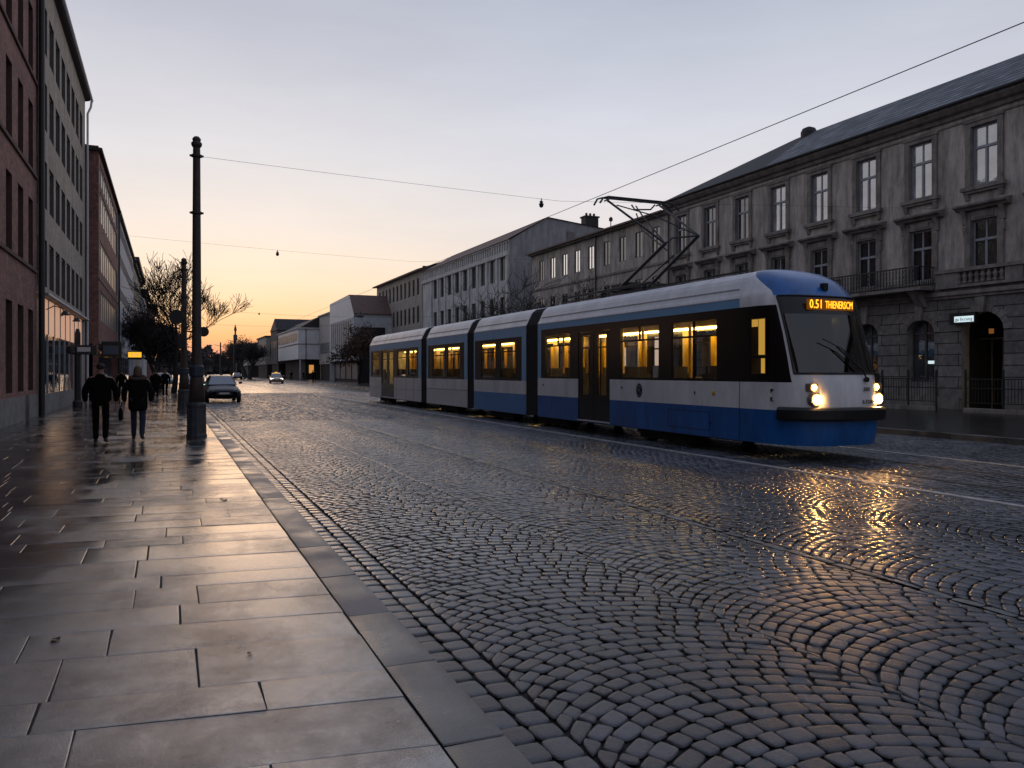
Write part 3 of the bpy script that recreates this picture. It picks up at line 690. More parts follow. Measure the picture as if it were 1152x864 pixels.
textmesh('sign_lettering', 'ga bccung', .19, 'mark', sg_, Matrix.Translation((D - .40, 22.2, 3.69)) @ RX, .003)
# balcony on the first floor
mb = MB(); mb.box(D - 1.0, D - .02, 23.75, 29.0, 4.99, 5.12); mb.prism([(D - .02, 4.3), (D - .2, 4.34), (D - .75, 4.86), (D - .9, 4.98), (D - .02, 4.98)], 'y', 24.15, 24.5)
mb.prism([(D - .02, 4.3), (D - .2, 4.34), (D - .75, 4.86), (D - .9, 4.98), (D - .02, 4.98)], 'y', 28.2, 28.5)
bal = mb.build('balcony', 'trim', ob)
mb = MB(); xr = D - .93
mb.box(xr - .03, xr + .03, 23.8, 28.95, 5.94, 6.0); mb.box(xr - .02, xr + .02, 23.8, 28.95, 5.18, 5.21)
for sy in (23.8, 28.95): mb.box(xr, D, sy - .02, sy + .02, 5.94, 5.98)
yy = 23.8
while yy < 28.96:
    mb.box(xr - .012, xr + .012, yy - .012, yy + .012, 5.14, 5.95)
    for zc in (5.38, 5.6, 5.8):
        mb.tube([(xr, yy + .08 + .06 * math.cos(a), zc + .08 * math.sin(a)) for a in [2 * math.pi * k / 7 for k in range(8)]], .010, 4, cap=False)
    yy += .165
xx = xr
while xx < D:
    for sy in (23.8, 28.95): mb.box(xx - .012, xx + .012, sy - .012, sy + .012, 5.14, 5.95)
    xx += .13
mb.build('balcony_railing', 'iron', bal)
# parapet panel with little balusters beside the balcony
mb = MB(); mb.box(D - .3, D - .02, 16.0, 23.6, 5.62, 5.76); mb.box(D - .26, D - .02, 16.0, 23.6, 4.99, 5.1)
mb.box(D - .1, D - .02, 16.0, 23.6, 5.1, 5.62)
for a, b in ((22.6, 23.6), (19.9, 20.6), (16, 17.6)): mb.box(D - .24, D - .1, a, b, 5.1, 5.62)
for c0 in (20.6, 17.6):
    for k in range(8):
        mb.lathe([(.05, 0), (.09, .06), (.05, .12), (.1, .3), (.05, .42), (.08, .5)], (D - .17, c0 + .16 + k * .26, 5.11), 8)
mb.build('parapet', 'trim', ob)
# roof: slate part and older dark tiles, hipped at the far end
mb = MB()
e0, rg = (D - .62, 12.36), (33.2, 15.05)
mb.quad((e0[0], -22, e0[1]), (e0[0], 33.7, e0[1]), (rg[0], 34.6, rg[1]), (rg[0], -22, rg[1]), 0)
mb.poly([(e0[0], 33.7, e0[1] - .0), (e0[0], 43.2, e0[1]), (rg[0], 36.0, rg[1] - .05), (rg[0], 34.6, rg[1])], 1)
mb.poly([(rg[0], 6, rg[1]), (rg[0], 36.0, rg[1] - .05), (38, 43.2, 12.3), (38, 6, 12.3)], 1)
mb.poly([(rg[0], 36.0, rg[1] - .05), (e0[0], 43.2, e0[1]), (38, 43.2, 12.3)], 1)
rf = mb.build('roof', ['slate', 'tile_old'], ob)
mb = MB(); mb.lathe([(.45, 0), (.45, .35), (.35, .55), (.1, .66)], (33.2, 34.9, 14.75), 12); mb.build('chimney', 'tile_old', rf)
mb = MB(); mb.tube([(D - .12, 43.1, 0), (D - .12, 43.1, 12.2)], .06, 8); mb.build('downpipe', 'iron', ob)

# plain lower neighbour
pb = thing('plain_tenement', (33, 54, 0), 'plain brown plastered house behind the tram, row of bright windows under its eaves', 'building')
py = [44.76, 46.85, 48.98, 51.2, 53.6, 55.83, 57.99, 60.2, 62.4]
ops = []
for k, yy in enumerate(py):
    for z, h in ((9.4, 1.75), (6.0, 1.9), (2.0, 2.0)): ops.append((yy - .45, yy + .45, z, z + h))
mb = MB(); facade(mb, D + .03, -1, 43.32, 64.4, 0, 11.9, ops, .2, 0, 1)
mb.quad((D, 64.4, 0), (38, 64.4, 0), (38, 64.4, 11.9), (D, 64.4, 11.9), 0)
mb.build('wall', ['plaster', 'trim'], pb)
mb = MB(); mb.box(D - .3, D + .03, 43.42, 64.5, 11.75, 11.95); mb.box(D - .05, D + .03, 43.42, 64.4, 8.6, 8.75); mb.build('cornice', 'trim', pb)
mb = MB(); mb.quad((D - .45, 43.42, 11.95), (D - .45, 64.6, 11.95), (33, 64.6, 13.2), (33, 43.42, 13.2)); mb.quad((33, 43.42, 13.2), (33, 64.6, 13.2), (38, 64.6, 11.9), (38, 43.42, 11.9))
mb.box(D - .5, D - .4, 43.42, 64.6, 11.86, 11.98); mb.build('roof', 'tile_red', pb)
mb = MB(); mb.tube([(D - .12, 52.6, 0), (D - .12, 52.6, 11.8)], .07, 8); mb.build('downpipe', 'iron', pb)
for k, yy in enumerate(py):
    bright = 4 <= k <= 7
    add_window(pb, D, -1, yy, 9.4, .9, 1.75, 'two', 'winframe_dark', 'pane_bright' if bright else 'pane_mid', .12)
    add_window(pb, D, -1, yy, 6.0, .9, 1.9, 'two', 'winframe_dark', 'pane_dark', .12)

# gray gabled building with pilasters
gb = thing('gabled_office', (34, 81, 0), 'pale grey four storey block with blank gable wall and rows of windows between pilasters', 'building')
gy = [71.06 + 2.65 * k for k in range(9)]
ops = [(y - .62, y + .62, z, z + 2.2) for y in gy for z in (10.35, 6.55, 2.6)]
mb = MB(); facade(mb, D, -1, 69.4, 97.3, 0, 14.0, ops, .25, 0, 1)
mb.poly([(D, 69.4, 0), (42, 69.4, 0), (42, 69.4, 15.5), (33.4, 69.4, 16.4), (D, 69.4, 14.0)], 2)
mb.poly([(D, 97.3, 0), (42, 97.3, 0), (42, 97.3, 15.5), (33.4, 97.3, 16.4), (D, 97.3, 14.0)], 2)
mb.build('wall', ['farwin', 'fargray', 'fargray'], gb)
mb = MB()
for k in range(10):
    yy = 71.06 - 1.325 + 2.65 * k; mb.box(D - .14, D, yy - .22, yy + .22, 1.5, 12.6)
mb.box(D - .2, D, 69.4, 97.3, 12.6, 13.0)
for k in range(44): mb.box(D - .16, D, 69.7 + k * .63, 69.95 + k * .63, 13.0, 13.85)
mb.box(D - .22, D, 69.4, 97.3, 13.85, 14.05); mb.box(D - .05, D, 69.38, 69.7, 0, 14); mb.build('pilasters', 'farwin', gb)
mb = MB(); mb.quad((D - .35, 69.2, 14.0), (D - .35, 97.4, 14.0), (33.4, 97.4, 16.45), (33.4, 69.2, 16.45)); mb.quad((33.4, 69.2, 16.45), (33.4, 97.4, 16.45), (42.3, 97.4, 15.5), (42.3, 69.2, 15.5))
rf = mb.build('roof', 'tile_red', gb)
mb = MB(); mb.box(39.6, 41.1, 73, 74.0, 15.5, 17.6); mb.box(39.5, 41.2, 72.9, 74.1, 17.6, 17.75)
for k in range(3): mb.lathe([(.14, 0), (.12, .35)], (39.95 + .45 * k, 73.5, 17.75), 8)
mb.build('chimney', 'tile_old', rf)
mb = MB(); mb.tube([(42, 72, 15.5), (42, 72, 17.2)], .05, 5); mb.lathe([(.05, 0), (.2, .1), (.2, .35), (.05, .5)], (42, 72, 17.1), 8); mb.build('vent_pipe', 'iron', rf)
w_ = MB(); w_.box(35.6, 36.4, 69.33, 69.4, 14.3, 15.2); w_.build('gable_window', 'pane_dark', gb)
for y in gy:
    for z in (10.35, 6.55, 2.6): add_window(gb, D, -1, y, z, 1.24, 2.2, 'two', 'winframe_dark', random.choice(('pane_mid', 'pane_dark', 'pane_blue')), .2)

# beige block beyond
bb = thing('beige_block', (34, 109, 0), 'beige four storey block beyond the grey gabled one, small dark windows in even rows', 'building')
by = [99.56 + 2.03 * k for k in range(11)]
ops = [(y - .5, y + .5, z, z + 2.15) for y in by for z in (11.5, 7.9, 4.2)]
mb = MB(); facade(mb, D + .02, -1, 97.5, 121.7, 0, 14.6, ops, .2, 0, 1)
mb.quad((D, 97.5, 0), (42, 97.5, 0), (42, 97.5, 15), (D, 97.5, 15), 2); mb.quad((D, 121.7, 0), (42, 121.7, 0), (42, 121.7, 14.6), (D, 121.7, 14.6), 2)
mb.build('wall', ['farbeige', 'trim', 'darkwall'], bb)
mb = MB(); mb.quad((D - .6, 97.4, 14.6), (D - .6, 122, 14.6), (34, 122, 16.3), (34, 97.4, 16.3)); mb.quad((34, 97.4, 16.3), (34, 122, 16.3), (42, 122, 14.6), (42, 97.4, 14.6))
mb.box(D - .65, D, 97.52, 122, 14.45, 14.6); mb.build('roof', 'tile_red', bb)
for y in by:
    for z in (11.5, 7.9, 4.2): add_window(bb, D, -1, y, z, 1.0, 2.15, 'two', 'winframe_dark', random.choice(('pane_mid', 'pane_dark')), .15)

# white house with ribbed upper floors and brown roof
D2 = 24.0
wb = thing('ribbed_white_house', (28, 122, 0), 'white house with vertical ribs, brown pitched roof and dark recess in its end wall', 'building')
mb = MB()
mb.poly([(D2, 131, 3.2), (D2, 112.7, 3.2), (D2, 112.7, 9.8), (D2, 115.7, 12.7), (D2, 131, 12.5)], 0)
mb.quad((D2, 112.7, 3.2), (33, 112.7, 3.2), (33, 112.7, 9.8), (D2, 112.7, 9.8), 1)
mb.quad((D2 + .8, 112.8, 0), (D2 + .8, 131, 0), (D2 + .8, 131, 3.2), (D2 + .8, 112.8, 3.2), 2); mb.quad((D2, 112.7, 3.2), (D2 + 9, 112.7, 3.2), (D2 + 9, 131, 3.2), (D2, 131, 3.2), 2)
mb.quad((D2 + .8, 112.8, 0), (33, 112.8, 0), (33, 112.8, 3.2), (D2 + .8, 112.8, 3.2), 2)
mb.quad((D2, 131, 0), (33, 131, 0), (33, 131, 12.5), (D2, 131, 12.5), 0)
mb.build('wall', ['white', 'bluewall', 'shopdark'], wb)
mb = MB(); mb.quad((D2 + .05, 112.7, 9.85), (33, 112.7, 9.85), (33, 115.8, 12.75), (D2 + .05, 115.8, 12.75)); mb.quad((D2, 115.8, 12.75), (33, 115.8, 12.75), (33, 131, 12.5), (D2, 131, 12.5))
mb.box(D2, 33, 112.5, 112.7, 9.7, 9.86); mb.build('roof', 'tile_red', wb)
mb = MB()
for k in range(11): mb.box(D2 - .12, D2, 113.3 + k * 1.62, 113.5 + k * 1.62, 4.0, 9.2)
mb.box(D2 - .1, D2, 112.7, 131, 9.2, 9.4); mb.build('ribs', 'white', wb)
mb = MB(); mb.box(24.9, 28.5, 112.6, 112.69, 0.1, 7.9); mb.build('dark_recess', 'shopdark', wb)
mb = MB()
for k in range(10): mb.quad((D2 - .02, 113.55 + k * 1.62, 5.0), (D2 - .02, 114.85 + k * 1.62, 5.0), (D2 - .02, 114.85 + k * 1.62, 9.0), (D2 - .02, 113.55 + k * 1.62, 9.0))
mb.build('window_strip', 'pane_far', wb)
mb = MB()
for k in range(4): mb.box(D2 + .7, D2 + .78, 113.5 + 4.3 * k, 117.0 + 4.3 * k, .5, 2.8)
mb.build('shop_window', 'pane_far', wb)

# link building and white cube with overhang
D3 = 23.0
lk = thing('low_white_wing', (27, 142, 0), 'low cream wing joining the ribbed house and the white box building', 'building')
mb = MB(); mb.box(27, 36, 131.2, 158.4, 3, 12.2, 0); mb.box(27.3, 36, 131.2, 158.4, 0, 3, 1); mb.box(26.7, 36.2, 131.15, 158.45, 12.2, 12.45, 0); mb.build('wall', ['creamwall', 'shopdark'], lk)
mb = MB(); mb.box(26.96, 27, 145, 157, 5.0, 7.0); mb.build('window_strip', 'pane_far', lk)
wc = thing('white_box_building', (27, 174, 0), 'white box building with overhanging upper floors above a shop with orange light', 'building')
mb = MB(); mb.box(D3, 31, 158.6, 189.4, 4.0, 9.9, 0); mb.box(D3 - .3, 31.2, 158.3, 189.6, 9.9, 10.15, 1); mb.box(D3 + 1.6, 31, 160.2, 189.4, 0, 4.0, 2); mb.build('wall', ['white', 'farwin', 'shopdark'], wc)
mb = MB(); mb.prism([(D3 + .4, 10.16), (26.9, 12.3), (31, 10.16)], 'y', 158.8, 189.2); mb.build('roof', 'tile_old', wc)
mb = MB()
for x in (D3 + 1.4, D3 + 4.2): mb.box(x, x + .14, 158.5, 158.6, 4, 9.9)
mb.box(D3, 31, 158.5, 158.6, 6.9, 7.0); mb.box(D3 - .1, D3, 158.6, 189.4, 6.9, 7.05); mb.build('panel_joint', 'darkwall', wc)
mb = MB()
for k in range(9): mb.box(D3 - .04, D3, 160 + k * 3.3, 162.6 + k * 3.3, 7.5, 9.2)
mb.build('window_strip', 'pane_far', wc)
mb = MB(); mb.box(D3 + 2.3, D3 + 3.2, 160.1, 160.19, 1.3, 2.9); mb.build('lit_shop_window', 'shopglow', wc)
mb = MB()
for x in (D3 + .3, D3 + 4.3, D3 + 7): mb.box(x, x + .25, 158.8, 159.05, .07, 4)
mb.build('column', 'farwin', wc)
for (nm, x, y0, y1, h, mt, lab, gable) in (
        ('brown_gabled_house', 23.0, 191, 204, 11.2, 'darkwall', 'dark brown house with steep gable beyond the white box building', True),
        ('brown_flat_house', 22.2, 207, 228, 10.2, 'farbeige', 'brown flat roofed house near the trees at the far right of the street', False),
        ('pale_far_house', 21.0, 245, 262, 9.6, 'creamwall', 'small pale house at the street end whose wall glows orange beside the dark trees', False)):
    t_ = thing(nm, (x + 4, (y0 + y1) / 2, 0), lab, 'building')
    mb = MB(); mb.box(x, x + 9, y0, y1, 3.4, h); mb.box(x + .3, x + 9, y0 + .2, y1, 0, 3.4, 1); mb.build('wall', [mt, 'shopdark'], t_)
    mb = MB()
    if gable: mb.prism([(y0 - .3, h), (y0 + 3.5, h + 2.8), (y1 + .3, h)], 'x', x - .2, x + 9.2)
    else: mb.box(x - .25, x + 9.2, y0 - .25, y1 + .2, h, h + .35)
    mb.build('roof', 'tile_old', t_)
    n = int((y1 - y0) / 3)
    for k in range(n):
        for z in (4.2, 7.0):
            mb = MB(); mb.box(x - .04, x, y0 + 1 + k * 3, y0 + 2.6 + k * 3, z, z + 1.7); mb.build('window', 'pane_far' if nm != 'pale_far_house' else 'pane_bright', t_)
    mb = MB(); mb.box(x + 1.0, x + 4.2, y0 - .04, y0, 5.2, 8.6); mb.build('end_window', 'pane_dark' if nm != 'pale_far_house' else 'pane_bright', t_)

# ------------------------------------------------------------------ left-hand buildings
DL = -4.4
br = thing('brick_house', (-8, 26, 0), 'dark red brick house with tall recessed windows at the left edge of the street', 'building')
ops = []
yw = [33.35 - 1.3 - 2.05 * k for k in range(14)]
for y in yw:
    ops.append((y - .55, y + .55, .95, 3.75))
    for z in (5.25, 8.62, 12.0, 15.4): ops.append((y - .5, y + .5, z, z + 2.35))
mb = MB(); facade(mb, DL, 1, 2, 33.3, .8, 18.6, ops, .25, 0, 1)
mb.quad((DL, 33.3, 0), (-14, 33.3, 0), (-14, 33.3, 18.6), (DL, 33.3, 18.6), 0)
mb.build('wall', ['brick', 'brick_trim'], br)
mb = MB(); mb.box(DL - .3, DL + .05, 2, 30.6, -.02, .8); mb.box(DL - .3, DL + .05, 31.4, 33.3, -.02, .8); mb.box(DL - .4, DL - .3, 30.6, 31.4, -.02, .8, 1); mb.build('plinth', ['plinth', 'black'], br)
mb = MB()
for z in (5.12, 8.5, 11.88, 15.28): mb.box(DL - .02, DL + .07, 2, 33.3, z, z + .12)
mb.build('sill_course', 'brick_trim', br)
mb = MB(); mb.box(-14, DL + .4, 2, 33.3, 18.6, 18.9); mb.build('roof', 'tile_old', br)
for y in yw:
    if y < 8: continue
    add_window(br, DL, 1, y, .95, 1.1, 2.8, 'two', 'winframe_dark', 'pane_left', .2)
    for z in (5.25, 8.62, 12.0): add_window(br, DL, 1, y, z, 1.0, 2.35, 'two', 'winframe_dark', 'pane_left', .2)

gh = thing('stone_clad_house', (-8, 42, 0), 'grey stone clad five storey house with pink lit shop front at street level', 'building')
DG = -4.35
gwy = [35.0 + 1.97 * k for k in range(8)]
ops = [(y - .68, y + .68, z, z + 1.8) for y in gwy for z in (4.85, 7.85, 10.85, 13.75)]
mb = MB(); facade(mb, DG, 1, 33.35, 51.0, 4.55, 16.9, ops, .15, 0, 1)
mb.quad((DG, 51, 0), (-14, 51, 0), (-14, 51, 16.9), (DG, 51, 16.9), 0)
mb.quad((DG - .05, 33.35, 0), (DG - .05, 34.3, 0), (DG - .05, 34.3, 4.55), (DG - .05, 33.35, 4.55), 2)
mb.quad((DG, 49.3, 0), (DG, 51, 0), (DG, 51, 4.55), (DG, 49.3, 4.55), 0)
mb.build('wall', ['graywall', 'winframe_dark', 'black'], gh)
for y in gwy:
    for z in (4.85, 7.85, 10.85, 13.75): add_window(gh, DG, 1, y, z, 1.36, 1.8, 'two', 'winframe_dark', 'pane_blue', .13)
mb = MB(); mb.prism([(DG, 16.9), (DG + .22, 16.95), (DG + .26, 17.03), (DG + .26, 17.12), (-14, 20.5), (-14, 16.9)], 'y', 33.35, 51.2); rf = mb.build('roof', 'tile_old', gh)
mb = MB(); mb.tube([(DG + .32, 33.4, 17.06), (DG + .32, 51.5, 17.06)], .07, 8); mb.tube([(DG + .32, 51.2, 17.0), (DG + .28, 51.15, 16.6), (DG + .12, 51.1, 16.2), (DG + .12, 51.1, 0)], .06, 8); mb.build('gutter', 'white', gh)
mb = MB(); mb.tube([(DG + .1, 33.5, 0), (DG + .1, 33.5, 17)], .1, 8); mb.build('downpipe', 'iron', gh)
mb = MB(); mb.box(DG, DG + .22, 34.2, 50.6, 4.42, 4.54); mb.box(DG + .222, DG + .26, 34.2, 50.6, 4.46, 4.53, 1); mb.build('shop_canopy', ['trim', 'white'], gh)
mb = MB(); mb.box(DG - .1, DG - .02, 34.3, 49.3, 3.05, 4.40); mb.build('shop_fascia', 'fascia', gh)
mb = MB(); mb.box(DG - .3, DG, 34.3, 49.3, -.02, .72); mb.build('shop_plinth', 'plinth', gh)
for k in range(9):
    mb = MB(); y = 34.3 + 15 / 8 * k; mb.box(DG - .12, DG - .02, y - .06, y + .06, .72, 3.05); mb.box(DG - .02, DG, y - .1, y + .1, 3.05, 4.4)
    mb.build('shop_mullion', 'winframe', gh)
for k in range(8):
    y = 34.3 + 15 / 8 * k
    mb = MB(); mb.quad((DG - .05, y + .06, .72), (DG - .05, y + 1.815, .72), (DG - .05, y + 1.815, 3.05), (DG - .05, y + .06, 3.05)); mb.build('shop_window', 'pane_blue', gh)
def gooseneck(y, lab):
    t_ = thing('wall_lamp', (DG, y, 3.9), lab, 'lamp', 'gooseneck lamps over the shop front')
    mb = MB(); mb.tube([(DG - .02, y, 4.0), (DG + .25, y, 4.15), (DG + .5, y, 4.08), (DG + .6, y, 3.95)], .022, 6); mb.build('arm', 'iron', t_)
    mb = MB(); mb.lathe([(.05, .12), (.09, .08), (.17, -.05), (.16, -.06)], (DG + .62, y, 3.86), 10); mb.build('lamp_shade', 'iron', t_)
gooseneck(35.6, 'black gooseneck wall lamp at the near end of the pink lit shop fascia')
gooseneck(39.9, 'black gooseneck lamp at the middle of the pink shop fascia, over the dark post')

rh = thing('red_brown_office', (-8, 60, 0), 'red brown brick office with ribbon windows standing forward of the grey house', 'building')
DR = -3.69
ops = [(52.2, 69.2, z, z + 1.75) for z in (4.6, 7.5, 10.4, 12.4)]
ops[3] = (52.2, 69.2, 12.55, 13.7)
mb = MB(); facade(mb, DR, 1, 51.3, 70.1, 3.2, 14.2, ops, .12, 0, 1)
mb.quad((DR, 51.3, 0), (-14, 51.3, 0), (-14, 51.3, 14.5), (DR, 51.3, 14.5), 0); mb.quad((DR, 70.1, 0), (-14, 70.1, 0), (-14, 70.1, 14.5), (DR, 70.1, 14.5), 0)
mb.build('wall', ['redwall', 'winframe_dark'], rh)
for o in ops:
    for k in range(10):
        y = o[0] + .85 + 1.7 * k; add_window(rh, DR, 1, y, o[2], 1.66, o[3] - o[2], 'plain', 'winframe', 'pane_ribbon', .1)
mb = MB(); mb.box(-14, DR + .2, 51.1, 70.2, 14.2, 14.34); mb.prism([(DR + .2, 14.34), (-14, 16), (-14, 14.34)], 'y', 51.1, 70.2); mb.build('roof', 'tile_old', rh)
mb = MB(); mb.tube([(DR + .1, 69.9, 0), (DR + .1, 69.9, 13.8), (DR + .2, 69.9, 14.2)], .07, 8); mb.build('downpipe', 'iron', rh)
mb = MB(); mb.box(DR, DR + .06, 51.28, 70.1, 3.2, 3.36); mb.box(DR, DR + .04, 51.28, 70.1, 6.9, 7.0); mb.build('string_course', 'trim', rh)
mb = MB(); mb.box(DR - .5, DR - .3, 51.3, 70.1, -.02, 3.2); mb.build('shop_base', 'redwall', rh)
for k in range(8):
    mb = MB(); mb.box(DR - .3, DR - .26, 52 + 2.2 * k, 53.7 + 2.2 * k, .6, 2.9); mb.build('shop_window', 'pane_blue', rh)
ph = thing('pale_office', (-8, 85, 0), 'pale bluish grey office with flat front beyond the red brown one', 'building')
ops = [(71, 99.2, z, z + 1.2) for z in (4.6, 7.4, 10.2, 12.6)]
mb = MB(); facade(mb, DR - .02, 1, 70.2, 100, 3.3, 14.1, ops, .07, 0, 1)
mb.quad((DR, 100, 0), (-14, 100, 0), (-14, 100, 14), (DR, 100, 14), 0); mb.build('wall', ['bluewall', 'bluewall'], ph)
for o in ops:
    for k in range(14): add_window(ph, DR, 1, 71 + 1.007 + 2.014 * k, o[2], 2.0, 1.2, 'two', 'winframe', 'pane_blue', .06)
mb = MB(); mb.box(-14, DR + .22, 70.3, 100.2, 14.1, 14.32); mb.build('roof', 'tile_old', ph)
mb = MB(); mb.box(DR - .4, DR - .3, 70.2, 100, -.02, 3.3); mb.build('shop_base', 'bluewall', ph)
for k in range(7):
    mb = MB(); mb.box(DR - .3, DR - .26, 71 + 4 * k, 74 + 4 * k, .6, 2.9); mb.build('shop_window', 'pane_mid', ph)
for (nm, x, y0, y1, h, mt, lab) in (('beige_corner_house', -3.72, 101, 128, 14.2, 'farbeige', 'beige corner house with heavy cornice beyond the pale office on the left'),
                                    ('pale_narrow_house', -3.4, 129, 146, 13.2, 'bluewall', 'narrow pale grey house with blue windows further down the left pavement'),
                                    ('red_end_house', -2.6, 160, 182, 13.4, 'redwall', 'reddish last house with projecting eaves above the dark trees on the left')):
    t_ = thing(nm, (x - 4, (y0 + y1) / 2, 0), lab, 'building')
    ops = [(y0 + 1 + 2.6 * k, y0 + 2.3 + 2.6 * k, z, z + 1.7) for k in range(int((y1 - y0 - 1) / 2.6)) for z in (4.4, 7.4, 10.3)]
    mb = MB(); facade(mb, x, 1, y0, y1, 0, h, ops, .15, 0, 1); mb.quad((x, y0, 0), (-14, y0, 0), (-14, y0, h), (x, y0, h)); mb.build('wall', [mt, 'winframe_dark'], t_)
    for o in ops: add_window(t_, x, 1, (o[0] + o[1]) / 2, o[2], 1.3, 1.7, 'two', 'winframe_dark', 'pane_blue', .12)
    mb = MB(); mb.box(-14, x + .6, y0 - .2, y1, h, h + .5); mb.box(-14, x + .3, y0 - .1, y1, h - .4, h); mb.build('roof', 'tile_old', t_)

# signs hung on the left fronts
s1 = thing('projecting_sign', (DR, 52.5, 2.75), 'dark projecting box sign with bluish face above the left walker', 'sign')
mb = MB(); mb.box(DR + .1, DR + 1.15, 51.9, 52.2, 2.45, 3.35); mb.box(DR - .02, DR + .1, 52, 52.1, 2.8, 3.0); mb.build('sign_box', 'black', s1, bevel=.02)
mb = MB(); mb.box(DR + .2, DR + 1.0, 51.885, 51.897, 2.6, 3.1); mb.build('sign_face', 'signblue', s1)
s2 = thing('yellow_sign', (-3.69, 86, 3.2), 'glowing yellow light box sign projecting over the pavement beyond the walkers', 'sign')
mb = MB(); mb.box(-3.6, -2.35, 84.0, 84.25, 2.75, 3.55); mb.box(-3.75, -3.6, 84.1, 84.2, 3.1, 3.2); mb.build('sign_box', 'black', s2)
mb = MB(); mb.box(-3.55, -2.4, 83.98, 83.997, 2.95, 3.45); mb.build('sign_face', 'signyellow', s2)
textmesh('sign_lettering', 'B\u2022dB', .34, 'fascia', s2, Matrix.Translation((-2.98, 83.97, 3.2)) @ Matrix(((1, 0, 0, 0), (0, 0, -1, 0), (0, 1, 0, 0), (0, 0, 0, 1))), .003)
mb = MB(); mb.box(-3.3, -2.6, 83.99, 84.2, 3.6, 4.0); mb.build('dark_top_panel', 'black', s2)
# sign post in front of the shop
sp = thing('sign_post', (-3.7, 40.2, 0), 'black post with dark horizontal sign board in front of the pink lit shop', 'sign')
mb = MB(); mb.lathe([(.2, 0), (.2, .25), (.13, .35), (.12, 3.3), (.06, 3.5)], (-3.72, 40.2, 0), 10); mb.build('post', 'iron', sp)
mb = MB(); mb.box(-4.02, -2.95, 40.05, 40.35, 2.35, 2.78); mb.lathe([(.02, -.05), (.22, 0), (.2, .3), (.05, .42)], (-3.95, 40.1, 2.4), 8); mb.build('sign_board', 'iron', sp, bevel=.03)
mb = MB(); mb.box(-3.72, -3.2, 40.035, 40.048, 2.48, 2.68)
mb.build('sign_face', 'bluewall', sp)
# street bench with slatted seat and a round cafe table
bn = thing('street_bench', (-3.1, 40.6, 0), 'dark metal bench beside the black post in front of the shop', 'bench')
mb = MB()
for k in range(4): mb.box(-3.55, -2.45, 40.4 + k * .12, 40.49 + k * .12, .46, .5)
mb.build('seat', 'iron', bn)
mb = MB()
for k in range(3): mb.box(-3.55, -2.45, 40.88, 40.92, .62 + k * .12, .71 + k * .12)
mb.build('backrest', 'iron', bn)
for x in (-3.45, -2.55):
    for y in (40.45, 40.85):
        mb = MB(); mb.tube([(x, y, .46 if y < 40.6 else .95), (x, y, .2), (x + .02, y + (.05 if y > 40.6 else -.05), 0)], .03, 6); mb.build('leg', 'iron', bn)

# ------------------------------------------------------------------ overhead masts, wires
def mast(x, y, h, label, rb=.23):
    t_ = thing('overhead_mast', (x, y, 0), label, 'mast', 'steel overhead line masts on the left pavement edge')
    mb = MB(); k = rb / .23
    mb.lathe([(.24 * k, 0), (.24 * k, .06), (.225 * k, .1), (.215 * k, .72), (.225 * k, .76), (.225 * k, .8), (.19 * k, .86)], (x, y, 0), 12)
    mb.build('base', 'mastbase', t_)
    mb = MB(); mb.lathe([(.19 * k, .86), (.145 * k, 1.45), (.135 * k, 1.5), (.112 * k, 2.0), (.10 * k, h * .6), (.085 * k, h - .35), (.08 * k, h - .25)], (x, y, 0), 14); mb.build('shaft', 'mast', t_, smooth=True)
    mb = MB(); mb.lathe([(.13 * k, 1.46), (.17 * k, 1.5), (.17 * k, 1.72), (.13 * k, 1.76)], (x, y, 0), 14)
    M.setdefault('band', mat('blue_band', (.03, .04, .07), .5)); mb.build('band', 'band', t_)
    for z in (h - .52, h * .74):
        mb = MB(); mb.lathe([(.10 * k, 0), (.13 * k, .01), (.13 * k, .06), (.10 * k, .07)], (x, y, z), 12); mb.box(x - .16 * k, x + .16 * k, y - .03, y + .03, z + .015, z + .055); mb.build('collar', 'mast', t_)
    mb = MB(); mb.lathe([(.10 * k, 0), (.125 * k, .05), (.125 * k, .1), (.09 * k, .13), (.10 * k, .2), (.06 * k, .25), (.0, .27)], (x, y, h - .27), 12); mb.build('finial', 'mast', t_)
    return t_
m1 = mast(.62, 20.91, 7.33, 'tall dark near mast with wide tapered base at the kerb, blue band at chest height')
m2 = mast(.58, 36.2, 6.36, 'farther slimmer mast carrying dark round sign discs, behind the near one', .26)
mb = MB(); mb.box(.53, .67, 35.95, 36.05, 3.1, 4.3); mb.build('sign_bracket', 'iron', m2)
for (xx, yy, z, r, nm) in ((.30, 35.85, 3.86, .30, 'round_sign'), (1.34, 35.9, 3.27, .21, 'round_sign')):
    mb = MB(); mb.lathe([(r * .96, -.03), (r, -.015), (r, .015), (r * .9, .03)], (xx, yy, z), 24, axis='y'); mb.box(min(xx, .58), max(xx, .58), yy + .03, yy + .07, z - .03, z + .03); mb.build(nm, 'black', m2)
mb = MB(); mb.box(.36, .62, 35.8, 35.95, 2.55, 3.15); mb.build('sign_panel', 'black', m2, bevel=.02)
def wire(pts, r, label, cat='wire', name='overhead_wire', group=None):
    mb = MB(); mb.tube(pts, r, 5); o = mb.build(name, 'wire', origin=pts[0]); return tag(o, label, cat, group)
def sag(a, b, s, n=14):
    return [(a[0] + (b[0] - a[0]) * t, a[1] + (b[1] - a[1]) * t, a[2] + (b[2] - a[2]) * t - 4 * s * t * (1 - t)) for t in [i / n for i in range(n + 1)]]
wire([(10.57, y, 6.28 + .02 * math.cos(y)) for y in range(-6, 160, 6)], .0085, 'black contact wire running along the street above the tram')
wire(sag((.72, 20.91, 6.84), (10.57, 21.1, 6.62), .02) + [(29.4, 21.3, 7.9)], .0040, 'thin span wire from the near mast top across the street')
wire(sag((-3.69, 36.2, 7.25), (10.57, 36.3, 6.75), .05) + [(29.4, 36.3, 8.2)], .0034, 'second span wire crossing the street low in the sky behind the near mast')
